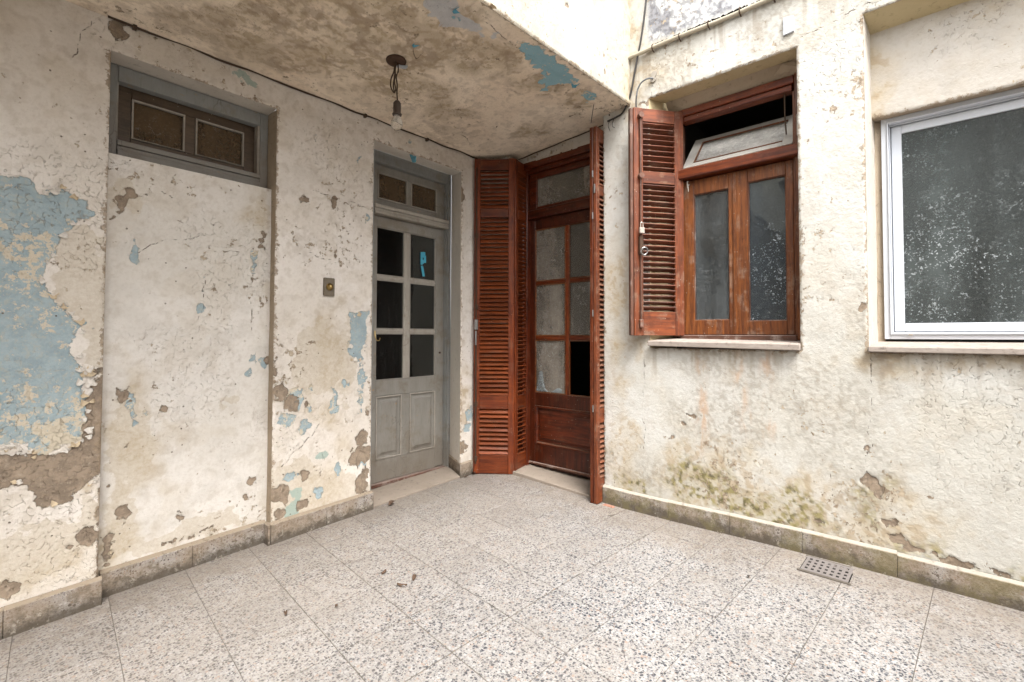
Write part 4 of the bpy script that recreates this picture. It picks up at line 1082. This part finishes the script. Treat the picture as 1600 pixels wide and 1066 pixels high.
# folded pair in the corner
fs = empty('louvred_shutter', (2.585, 2.652, .03), label='tall louvred shutter folded across the corner between the grey door and the brown door', cat='shutter', group='louvred shutters of the brown door')
ang = math.atan2(2.40-2.652, 2.78-2.585); wd = math.hypot(.195, .252)
H = 2.475
secs = [(.150, .500), (.605, 2.005), (2.078, 2.382)]
rails = [(.002, .148), (.502, .603), (2.007, 2.076), (2.384, 2.470)]
l1 = shutter_leaf(fs, wd, H, secs, M_W, (0, 0, 0), ang, rails, stile=.048, slatm=M_SL['x'])
l2 = shutter_leaf(fs, .205, H, secs, M_W, (2.793-2.585, 2.398-2.652, 0), math.atan2(.032, .2), rails, stile=.04, tilt=-46, slatm=M_SL['x'])
# hardware on the first leaf: rod with guides, latch
rod = MB(); rod.tube([(.021, -.012, .08), (.021, -.012, 2.40)], .006, 8)
for z_ in (.12, .54, 1.30, 1.86): rod.box(.010, .033, -.020, -.001, z_-.018, z_+.018, .002)
rod.build('bolt_rod', M_RUST, l1)
lt = MB(); lt.box(.008, .036, -.026, -.002, 1.12, 1.20, .003).box(.014, .028, -.030, -.020, 1.00, 1.11, .002)
lt.build('latch', M_STEEL, l1)
# pair seen edge-on at the other side of the doorway
es = empty('louvred_shutter', (2.70, 1.612, .0), label='tall louvred shutter folded edge-on beside the pillar, its outer edge worn pale', cat='shutter', group='louvred shutters of the brown door')
H2 = 2.50
secs2 = [(.160, .520), (.625, 2.040), (2.11, 2.40)]; rails2 = [(.002, .158), (.522, .623), (2.042, 2.108), (2.402, 2.496)]
e1 = shutter_leaf(es, .285, H2, secs2, M_P, (0, 0, 0.004), 0, rails2, th=.026, stile=.040, tilt=46)
e2 = shutter_leaf(es, .285, H2, secs2, M_W, (0, .030, 0.004), 0, rails2, th=.024, stile=.040, tilt=-46)
b = MB()
for z_ in (.62, 1.25, 1.9, 2.18): b.tube([(-.004, .028, z_-.022), (-.004, .028, z_+.022)], .005, 8)
b.box(-.006, .004, .010, .020, 2.05, 2.11, .001)
b.build('hinge', M_STEEL, e1)

# ================================================================== wooden window
ww = empty('wooden_window', (2.965, 0, 0), R(-90), label='varnished two-sash wooden window with open hopper light above and white specks on glass', cat='window')
def wb(b, wy0, wy1, d0, d1, z0, z1, bev=.0015): return b.box(X(wy1), X(wy0), d0, d1, z0, z1, bev)
b = MB(); wb(b, 1.165, 1.205, -.01, .07, 1.095, 2.54, .003); wb(b, 1.148, 1.1645, .008, .07, 1.110, 2.47, .002); b.build('jamb', M_OLD['z'], ww)
b = MB(); wb(b, .486, .512, -.01, .07, 1.082, 2.56, .003); wb(b, .5125, .524, .008, .07, 1.10, 2.47, .002); b.build('jamb', M_O['z'], ww)
b = MB(); wb(b, .513, 1.164, -.012, .07, 2.508, 2.552, .004); wb(b, .525, 1.147, .004, .07, 2.476, 2.5075, .003); b.build('head', M_W['x'], ww)
b = MB(); wb(b, .490, 1.185, -.040, .07, 2.096, 2.158, .006); b.build('transom_rail', M_W['x'], ww)
b = MB(); wb(b, .513, 1.164, -.016, .07, 1.078, 1.110, .004); b.build('bottom_rail', M_OLD['x'], ww)
for (a_, c_, gm, gz) in ((.834, 1.146, G_SASH, (1.203, 1.998)), (.526, .830, G_SASH2, (1.192, 2.012))):
    w1 = .070
    s_ = MB()
    wb(s_, c_-w1, c_, .016, .052, 1.112, 2.090, .003); wb(s_, a_, a_+(.034 if a_ > .7 else .038), .016, .052, 1.112, 2.090, .003)
    if a_ < .7:
        pass
    inner0 = a_+(.034 if a_ > .7 else .038)
    wb(s_, inner0+.0005, c_-w1-.0005, .017, .052, gz[1], 2.0895, .002); wb(s_, inner0+.0005, c_-w1-.0005, .017, .052, 1.1125, gz[0], .002)
    so = s_.build('sash', M_O['z'], ww)
    g_ = MB(); wb(g_, inner0, c_-w1, .036, .039, gz[0], gz[1], 0); g_.build('pane', gm, so)
    k_ = MB(); w = .0045
    wb(k_, inner0+.0005, inner0+w, .024, .035, gz[0], gz[1], .001); wb(k_, c_-w1-w, c_-w1-.0005, .024, .035, gz[0], gz[1], .001)
    wb(k_, inner0+w, c_-w1-w, .024, .035, gz[1]-w, gz[1]-.0005, .001); wb(k_, inner0+w, c_-w1-w, .024, .035, gz[0]+.0005, gz[0]+w, .001)
    k_.build('glazing_bead', M_OLD['z'], so)
# meeting stile cover
b = MB(); wb(b, .822, .842, .006, .0155, 1.114, 2.088, .003); b.build('cover_strip', M_O['z'], ww)
# hopper light, hinged at its foot and fallen open into the room
hop = MB()
def hp(b, wy0, wy1, s0, s1, t0, t1, bev=.0015):
    # s: along the sloping sash, t: thickness; slope away from the viewer
    a = R(43)
    def P(wy, s, t): return (X(wy), .030 + s*math.sin(a) + t*math.cos(a)*-1, 2.160 + s*math.cos(a) + t*math.sin(a))
    return b.hexa([P(wy1, s0, t0), P(wy0, s0, t0), P(wy0, s0, t1), P(wy1, s0, t1), P(wy1, s1, t0), P(wy0, s1, t0), P(wy0, s1, t1), P(wy1, s1, t1)], bev)
hp(hop, 1.085, 1.145, 0, .355, 0, .028); hp(hop, .528, .58, 0, .355, 0, .028); hp(hop, .5805, 1.0845, .0, .045, 0, .027); hp(hop, .5805, 1.0845, .300, .355, 0, .027)
ho = hop.build('hopper_light', M_HOP, ww)
g_ = MB(); hp(g_, .5815, 1.0835, .046, .299, .012, .015, 0); g_.build('pane', G_FROST, ho)
g_ = MB(); hp(g_, .582, 1.083, .293, .300, .022, .032, .001); hp(g_, .582, 1.083, .045, .051, .022, .032, .001); hp(g_, 1.076, 1.084, .045, .300, .022, .032, .001); g_.build('glazing_bead', M_O['x'], ho)
MB().tube(bez([(X(.565), .03, 2.475), (X(.566), .035, 2.36), (X(.563), .05, 2.25)], 5), .004, 6).build('pull_cord', M_CABLEB, ww)
MB().box(X(.498), X(.488), -.03, -.011, 2.20, 2.32, .002).build('catch', M_CEMENT, ww)
b = MB()
for (wy_, z_) in ((1.105, 2.088), (1.10, 2.065)): b.tube([(X(wy_), .012, z_), (X(wy_), -.012, z_-.004), (X(wy_)+.003, -.014, z_-.05)], .003, 6)
b.build('latch', M_CEMENT, ww)

# louvred shutter standing open beside the window
h0 = Vector((2.955, 1.128)); h1 = Vector((2.688, 1.338))
ang = math.atan2(h0.y-h1.y, h0.x-h1.x); wd = (h0-h1).length
wsn = empty('window_shutter', (h1.x, h1.y, 1.105), label='faded louvred shutter standing open beside the wooden window, with hanging padlock', cat='shutter')
ls = shutter_leaf(wsn, wd, 1.432, [(.152, .955), (1.035, 1.345)], M_P, (0, 0, 0), ang, [(.002, .150), (.957, 1.033), (1.347, 1.430)], th=.034, stile=.062, pitch=.0352, tilt=-30, sw=.038, slatm=M_PS['x'])
b = MB(); b.box(-.022, -.002, .004, .034, .002, 1.428, .003); b.build('edge_strip', M_OLD['z'], ls)
b = MB(); b.tube([(.040, -.012, .06), (.040, -.012, 1.40)], .0065, 8)
b.build('bolt_rod', M_OLD['z'], ls)
b = MB()
for z_ in (1.375, .995): b.tube([(.040, -.002, z_), (.040, -.030, z_)], .017, 14)
b.box(.028, .052, -.022, -.001, .05, .10, .003)
b.build('rod_guide', M_OLD['x'], ls)
b = MB(); b.box(.026, .052, -.024, -.004, .50, .62, .003); b.build('latch_plate', M_RUST, ls)
b = MB(); b.box(.020, .052, -.040, -.024, .63, .668, .003); b.tube(bez([(.028, -.032, .668), (.028, -.032, .69), (.036, -.032, .70), (.044, -.032, .69), (.044, -.032, .668)], 4), .003, 6)
b.build('padlock', M_PADLOCK, ls)
b = MB(); ring_ = [(.048+.022*math.cos(t*2*math.pi/16), -.040-.006*math.sin(t*2*math.pi/16), .520+.022*math.sin(t*2*math.pi/16)) for t in range(17)]
b.tube(ring_, .0045, 8, False); b.build('ring_pull', M_STEEL, ls)

# ================================================================== white aluminium window
aw = empty('white_window', (3.0, 0, 0), R(-90), label='white aluminium sliding window with grey glass covered in white specks', cat='window')
Z0, Z1 = 1.090, 2.190
A0, A1 = -1.17, .139
def prof(b, a, c, z0, z1, w, d0, d1, bev=.0015):
    wb(b, c-w, c, d0, d1, z0, z1, bev); wb(b, a, a+w, d0, d1, z0, z1, bev)
    wb(b, a+w+.0003, c-w-.0003, d0+.0003, d1, z1-w, z1-.0003, bev); wb(b, a+w+.0003, c-w-.0003, d0+.0003, d1, z0+.0003, z0+w, bev)
b = MB(); prof(b, A0, A1, Z0, Z1, .022, -.022, .05); prof(b, A0+.0225, A1-.0225, Z0+.0225, Z1-.0225, .006, -.030, .05); b.build('frame', M_ALU, aw)
b = MB(); prof(b, A0+.029, A1-.029, Z0+.029, Z1-.029, .006, .0, .05); b.build('track', M_ALU, aw)
for (a_, c_, d_) in ((-.52, A1-.038, 0.010), (A0+.038, -.47, .034)):
    b = MB(); prof(b, a_, c_, Z0+.038, Z1-.038, .040, d_, d_+.022, .002)
    so = b.build('sash', M_ALU, aw)
    g_ = MB(); wb(g_, a_+.0402, c_-.0402, d_+.010, d_+.014, Z0+.0782, Z1-.0782, 0); g_.build('pane', G_WHITE, so)
b = MB(); wb(b, A0+.03, A1-.03, .20, .205, 1.0, 2.25, 0); b.build('dark_backing', M_BACKING, aw)  # dark sheet added behind the panes to deepen the tone of the glass
b = MB()
for wy_, z_ in ((.040, 1.112),): wb(b, wy_-.008, wy_+.008, -.036, -.030, z_-.004, z_+.004, .001)
b.build('drain_cap', M_CEMENT, aw)

# ================================================================== pendant lamp
px, py = 1.413, 2.033; pz = cz(px, py)
lamp = empty('pendant_lamp', (px, py, pz), label='bare bulb hanging on knotted old wires from the stained ceiling', cat='lamp')
b = MB(); b.lathe(0, 0, [(.0, .003), (.046, .003), (.050, -.004), (.047, -.012), (.028, -.014), (.0, -.010)], 22); b.build('ceiling_rose', M_RUST, lamp, smooth=True)
b = MB(); b.hexa([(.012, .008, -.018), (.055, -.020, -.020), (.060, .004, -.020), (.022, .030, -.018), (.012, .008, -.012), (.055, -.020, -.010), (.060, .004, -.010), (.022, .030, -.012)], .001); b.build('rose_cover', M_CONDUIT, lamp)
b = MB()
b.tube(bez([(-.006, 0, -.008), (-.010, .004, -.06), (-.022, .010, -.10), (-.026, .006, -.14), (-.012, 0, -.166), (-.004, -.004, -.15), (-.010, -.002, -.11), (-.004, 0, -.07), (-.008, 0, -.03)], 6), .0034, 7)
b.tube(bez([(.008, 0, -.008), (.010, -.004, -.05), (.004, .004, -.08), (.010, .004, -.12), (.006, 0, -.165), (.010, 0, -.205)], 6), .0036, 7)
b.tube(bez([(-.002, 0, -.01), (-.004, .006, -.08), (-.012, .004, -.13), (-.008, .002, -.16)], 6), .0034, 7)
b.build('wire', M_CABLEB, lamp, smooth=True)
b = MB(); b.lathe(.008, 0, [(.002, -.196), (.010, -.200), (.016, -.208), (.019, -.212), (.019, -.232), (.0195, -.234), (.018, -.262), (.024, -.266), (.022, -.272), (.010, -.272)], 20); b.build('socket', M_BAKE, lamp, smooth=True)
b = MB(); b.lathe(.007, 0, [(.012, -.268), (.014, -.276), (.022, -.290), (.0285, -.306), (.029, -.318), (.025, -.331), (.014, -.341), (.003, -.343)], 24); b.build('bulb', M_BULB, lamp, smooth=True)
b = MB(); b.tube([(.006, 0, -.272), (.006, 0, -.300)], .0035, 8); b.tube([(.0, 0, -.300), (.006, 0, -.306), (.012, 0, -.300)], .0012, 6); b.build('filament_stem', M_CEMENT, lamp)

lamp.scale = (1.05, 1.05, 1.06)
# ================================================================== door bell switch
sw_ = empty('bell_push', (1.3975, YL, 1.392), label='old brass bell push on a brown plate beside the grey door', cat='switch')
MB().box(-.034, .034, -.014, .0, -.054, .054, .003).build('plate', M_PLATE, sw_)
b = MB(); b.lathe(0, 0, [(.0, 0), (.022, 0), (.022, .006), (.012, .009), (.012, .020), (.010, .024), (0.001, .025)], 18)
o = b.build('button', M_BRASS, sw_, smooth=True); o.location = (0, -.013, 0); o.rotation_euler = (R(90), 0, 0)

# ================================================================== cables, conduit, pipe
b = MB()
pts = []
for i in range(46):
    t = i/45; x_ = .36 + (2.70-.36)*t
    pts.append((x_, YL-.012-.003*math.sin(i*1.3), cz(x_, YL)-.004-.0035*math.sin(i*.9)))
b.tube(pts, .0052, 6)
for x_ in (.45, 1.62, 2.12): b.box(x_-.004, x_+.010, YL-.026, YL, cz(x_, YL)-.018, cz(x_, YL)+.006, .001)
tag(b.build('cable', M_CABLEB), 'thin brown cable running along the top of the peeling wall under the ceiling', 'cable', None)
b = MB()
pts = [(2.79-.006 if y_ < 1.6 else 2.90, y_, (cz(2.79, y_) if y_ < 1.6 else cz(2.9, y_))-.006-.002*math.sin(y_*40)) for y_ in (1.62, 1.7, 1.8, 1.9, 2.0, 2.1, 2.2, 2.3, 2.4, 2.46)]
b.tube([(2.78, 1.56, cz(2.78, 1.56)-.012)] + pts, .0048, 6)
tag(b.build('cable', M_CABLEB), 'thin brown cable under the ceiling above the brown door', 'cable', None)
b = MB()
b.tube(bez([(2.768, 1.270, 3.62), (2.768, 1.288, 3.25), (2.770, 1.322, 3.02), (2.772, 1.350, 2.90), (2.772, 1.372, 2.80), (2.775, 1.405, 2.665), (2.776, 1.455, 2.575), (2.77, 1.50, 2.552), (2.775, 1.57, 2.546)], 8), .0062, 8)
tag(b.build('hanging_cable', M_CABLE, smooth=True), 'black cable hanging down the cream wall to the ceiling corner', 'cable')
b = MB()
b.tube(bez([(2.772, 1.50, 2.560), (2.762, 1.52, 2.535), (2.766, 1.53, 2.50), (2.76, 1.51, 2.48)], 5), .0022, 6)
b.tube(bez([(2.774, 1.55, 2.553), (2.764, 1.56, 2.51), (2.769, 1.548, 2.47)], 5), .002, 6)
b.tube(bez([(2.60, 1.57, 2.60), (2.60, 1.58, 2.55), (2.597, 1.59, 2.48)], 5), .0022, 6)
tag(b.build('loose_wire', M_CABLE), 'loose thin wire ends dangling at the ceiling corner above the edge-on shutter', 'wire')
cd = empty('cable_elbow', (2.78, 1.25, 2.72), label='short grey conduit elbow sticking out of the cream wall above the shutter', cat='conduit')
b = MB(); b.tube(bez([(.012, 0, 0), (-.012, .004, .002), (-.024, .035, .002), (-.026, .070, -.012), (-.022, .095, -.045), (-.020, .103, -.085)], 6), .0050, 10); b.build('conduit', M_DKC, cd, smooth=True)
b = MB(); b.tube([(.012, 0, 0), (-.004, 0, 0)], .020, 14); b.tube([(.012, -.004, .034), (.004, -.004, .034)], .019, 14); b.build('plug', M_CEMENT, cd)
cd2 = MB(); cd2.tube(bez([(2.758, 1.353, 2.64), (2.750, 1.352, 2.58), (2.75, 1.345, 2.545)], 4), .005, 8)
cd2.build('cable_end', M_CABLE, cd).matrix_parent_inverse = Matrix.Translation(-Vector((2.78, 1.25, 2.72)))
pp = empty('wall_pipe', (2.772, 1.405, 2.912), label='thin paint-caked pipe running along the upper part of the cream wall', cat='pipe')
b = MB(); b.tube(bez([(.010, .0, -.006), (-.002, -.02, 0), (-.004, -.3, .002), (0, -.6, -.004), (-.003, -.9, .0), (0, -1.3, .004), (0, -3.3, 0)], 8), .0135, 10); b.build('pipe_run', M_PIPE, pp, smooth=True)
for k in range(9):
    y_ = -.16 - .17*k
    MB().tube([(.016, y_, -.020), (-.010, y_, -.017), (-.020, y_, -.006), (-.020, y_, .008), (-.010, y_, .018), (.016, y_, .020)], .0035, 6).build('pipe_clip', M_RUST, pp)
# dirt lodged on the pipe
rnd = random.Random(5)
b = MB()
for k in range(120):
    y_ = -rnd.uniform(.12, 1.25); s_ = rnd.uniform(.003, .009)
    b.hexa([tuple(Vector((rnd.uniform(-.006, .012), y_, .014)) + Vector(((dx-.5)*s_*1.6, (dy-.5)*s_*3.0, dz*s_*rnd.uniform(.5, 1)))) for dx, dy, dz in ((0, 0, 0), (1, 0, 0), (1, 1, 0), (0, 1, 0), (0, 0, 1), (1, 0, 1), (1, 1, 1), (0, 1, 1))], 0)
o = b.build('lodged_dirt', M_SHADE_DIRT, pp); o['kind'] = 'stuff'

# ================================================================== drain grate
dg = MB()
cx_, cy_ = 2.657, .352; a_ = R(-2)
gx0, gx1, gy0, gy1 = -.085, .085, -.092, .092
zc = fz(cx_, cy_) + .0042
dr = empty('floor_drain', (cx_, cy_, zc), a_, label='small metal floor drain with rows of slots beside the cream wall', cat='drain')
nx_, ny_ = 4, 7
xs_ = np.linspace(gx0, gx1, nx_*2+2); ys_ = np.linspace(gy0, gy1, ny_*2+2)
b = MB()
for i in range(len(xs_)-1):
    for j in range(len(ys_)-1):
        if i % 2 == 1 and j % 2 == 1 and 0 < i < len(xs_)-2 and 0 < j < len(ys_)-2: continue
        b.quad((xs_[i], ys_[j], 0), (xs_[i+1], ys_[j], 0), (xs_[i+1], ys_[j+1], 0), (xs_[i], ys_[j+1], 0))
bmesh.ops.remove_doubles(b.bm, verts=b.bm.verts[:], dist=.0004)
ext = bmesh.ops.extrude_face_region(b.bm, geom=b.bm.faces[:])
bmesh.ops.translate(b.bm, vec=(0, 0, -.0025), verts=[v for v in ext['geom'] if isinstance(v, bmesh.types.BMVert)])
b.build('grate', M_IRON, dr)
MB().box(gx0-.004, gx1+.004, gy0-.004, gy1+.004, -.0032, -.0026, 0).build('pit_shade_sheet', M_SHADE_DIRT, dr)  # thin black sheet below the slots stands in for the pit's shade
b = MB()
b.box(gx0-.012, gx0-.001, gy0-.012, gy1+.012, -.008, -.0008, .001).box(gx1+.001, gx1+.012, gy0-.012, gy1+.012, -.008, -.0008, .001)
b.build('grate_rim', M_MORTAR, dr)

# ================================================================== flaking paint and litter
def flake(name, loc, w, h, curl, mat, parent, rot=(0, 0, 0), seed=0):
    rnd = random.Random(seed); b = MB(); n = 5; rows = []
    for j in range(n+1):
        t = j/n; wid = w*(1-.55*t)*(1+rnd.uniform(-.12, .12))
        y_ = curl*math.sin(t*1.5); z_ = -h*t
        rows.append([b.bm.verts.new((wid*(k/3-.5)+rnd.uniform(-.002, .002), y_ + .004*math.sin(k*1.1), z_+rnd.uniform(-.002, .002))) for k in range(4)])
    for a, c in zip(rows, rows[1:]):
        for k in range(3): b.bm.faces.new((a[k], a[k+1], c[k+1], c[k]))
    ext = bmesh.ops.extrude_face_region(b.bm, geom=b.bm.faces[:])
    bmesh.ops.translate(b.bm, vec=(0, .0012, 0), verts=[v for v in ext['geom'] if isinstance(v, bmesh.types.BMVert)])
    o = b.build(name, mat, parent); o.location = loc; o.rotation_euler = rot
    return o
flake('paint_flake', (1.414, 1.833, cz(1.414, 1.833)+.002), 0.035, 0.04, 0.02, M_FLAKEB, oh, (R(50), 0, R(20)), 0)
flake('paint_flake', (1.494, 1.607, cz(1.494, 1.607)+.002), 0.045, 0.03, 0.02, M_FLAKEB, oh, (R(70), 0, R(-20)), 1)
flake('paint_flake', (1.39, 1.517, cz(1.39, 1.517)+.002), 0.04, 0.03, 0.02, M_FLAKEB, oh, (R(35), 0, R(40)), 2)
flake('paint_flake', (1.357, 2.409, cz(1.357, 2.409)+.002), 0.05, 0.03, 0.03, M_FLAKEB, oh, (R(60), 0, R(60)), 3)
flake('paint_flake', (2.147, 2.363, cz(2.147, 2.363)+.002), 0.04, 0.03, 0.015, M_FLAKEC, oh, (R(50), 0, R(10)), 4)
flake('paint_flake', (2.471, 1.538, cz(2.471, 1.538)+.002), 0.05, 0.04, 0.02, M_FLAKEB, oh, (R(70), 0, R(30)), 5)
flake('paint_flake', (2.291, 1.504, cz(2.291, 1.504)+.002), 0.05, 0.03, 0.02, M_FLAKEB, oh, (R(35), 0, R(-30)), 6)
flake('paint_flake', (2.182, 1.68, cz(2.182, 1.68)+.002), 0.04, 0.03, 0.02, M_FLAKEB, oh, (R(60), 0, R(5)), 7)
flake('paint_flake', (1.305, 1.657, cz(1.305, 1.657)+.002), 0.03, 0.025, 0.02, M_FLAKEB, oh, (R(50), 0, R(-40)), 8)
flake('paint_flake', (1.478, 1.394, cz(1.478, 1.394)+.002), 0.04, 0.03, 0.01, M_FLAKEC, oh, (R(70), 0, R(10)), 9)
flake('paint_flake', (1.131, 2.246, cz(1.131, 2.246)+.002), 0.03, 0.03, 0.02, M_FLAKEC, oh, (R(35), 0, R(-30)), 10)
flake('paint_flake', (1.437, 2.252, cz(1.437, 2.252)+.002), 0.09, 0.02, 0.015, M_LEAF, oh, (R(60), 0, R(75)), 11)
flake('paint_flake', (1.488, 2.256, cz(1.488, 2.256)+.002), 0.06, 0.02, 0.012, M_LEAF, oh, (R(50), 0, R(95)), 12)
flake('paint_flake', (2.615, 1.717, cz(2.615, 1.717)+.002), 0.02, 0.05, 0.01, M_LEAF, oh, (R(70), 0, R(5)), 13)
flake('paint_flake', (2.366, 2.185, cz(2.366, 2.185)+.002), 0.03, 0.015, 0.01, M_LEAF, oh, (R(35), 0, R(60)), 14)
flake('paint_flake', (1.144, 1.918, cz(1.144, 1.918)+.002), 0.02, 0.02, 0.01, M_FLAKEC, oh, (R(60), 0, R(0)), 15)
flake('paint_flake', (2.023, 2.70, 2.3810000000000002), .06, .055, -.012, M_FLAKEB, lw, (0, 0, 0), 40)
def leaf_(x_, y_, s, rz, label, seed):
    rnd = random.Random(seed); b = MB(); n = 6; rows = []
    for j in range(n+1):
        t = j/n; w_ = s*.28*math.sin(math.pi*(.08+.86*t))+.001
        z_ = .004 + .012*s/.05*math.sin(t*2.6+seed)
        rows.append([b.bm.verts.new((s*(t-.5), w_*(k-1), z_ + abs(k-1)*.006 + rnd.uniform(0, .002))) for k in range(3)])
    for a, c in zip(rows, rows[1:]):
        for k in range(2): b.bm.faces.new((a[k], a[k+1], c[k+1], c[k]))
    ext = bmesh.ops.extrude_face_region(b.bm, geom=b.bm.faces[:])
    bmesh.ops.translate(b.bm, vec=(0, 0, .0008), verts=[v for v in ext['geom'] if isinstance(v, bmesh.types.BMVert)])
    o = b.build('dry_leaf', M_LEAF); o.location = (x_, y_, fz(x_, y_)+.001); o.rotation_euler = (0, 0, rz)
    tag(o, label, 'leaf', 'dry leaves on the paving')
leaf_(1.816, 2.616, 0.06, R(20), 'curled dry leaf lying against the marble step of the grey door', 0)
leaf_(2.587, 2.647, 0.055, R(60), 'dry leaf in the corner at the foot of the folded shutter', 1)
leaf_(2.498, 2.639, 0.03, R(120), 'tiny leaf scrap beside the skirting near the folded shutter', 2)
leaf_(1.294, 1.78, 0.045, R(-40), 'dark twig-like leaf near the open joint of the paving', 3)
leaf_(1.303, 1.934, 0.03, R(10), 'small brown leaf bit beside the long paving joint', 4)
leaf_(1.361, 1.781, 0.03, R(40), 'thin curled leaf bit in the middle of the paving', 5)
leaf_(0.86, 1.965, 0.02, R(70), 'small orange leaf crumb on the paving near the peeling wall', 6)
leaf_(1.019, 1.85, 0.018, R(30), 'tiny orange leaf crumb between two paving joints', 7)
leaf_(2.348, 0.611, 0.02, R(20), 'pale leaf crumb before the mossy wall', 8)
leaf_(1.803, 2.758, 0.04, R(100), 'broken leaf at the end of the skirting beside the marble step', 9)
# curled lips of old paint along the torn edges
rl_ = random.Random(11)
for poly, n_ in ((LW_blue[0], 34), (LW_blue[1], 8), (LW_brown[0], 26)):
    segs = [(a, c) for a, c in zip(poly, poly[1:]) if a[0] > .0 and c[0] > .0]
    for k in range(n_):
        a, c = rl_.choice(segs); q_ = rl_.random()
        u_, v_ = a[0]+(c[0]-a[0])*q_, a[1]+(c[1]-a[1])*q_
        if u_ > .36 and u_ < 1.2: continue
        s_ = rl_.uniform(.010, .026)
        flake('paint_flake', (u_+rl_.uniform(-.012, .012), YL-.0015, v_+rl_.uniform(-.01, .012)), s_*1.3, s_, -s_*rl_.uniform(.15, .45), M_FLAKEW if rl_.random() < .7 else M_FLAKEC, lw, (0, R(rl_.uniform(-70, 70)), 0), 100+k)
# brick scrap under the edge-on shutter
b = MB(); b.hexa([(2.715, 1.50, -.03), (2.755, 1.50, -.03), (2.752, 1.60, -.03), (2.718, 1.60, -.03), (2.722, 1.515, .004), (2.750, 1.51, .006), (2.752, 1.585, .006), (2.722, 1.59, .003)], .003)
tag(b.build('brick_scrap', M_BRICK), 'flat reddish brick scrap at the foot of the edge-on shutter', 'rubble')

bpy.context.view_layer.update()
print('objects', len(bpy.data.objects), 'tiles', ntile)
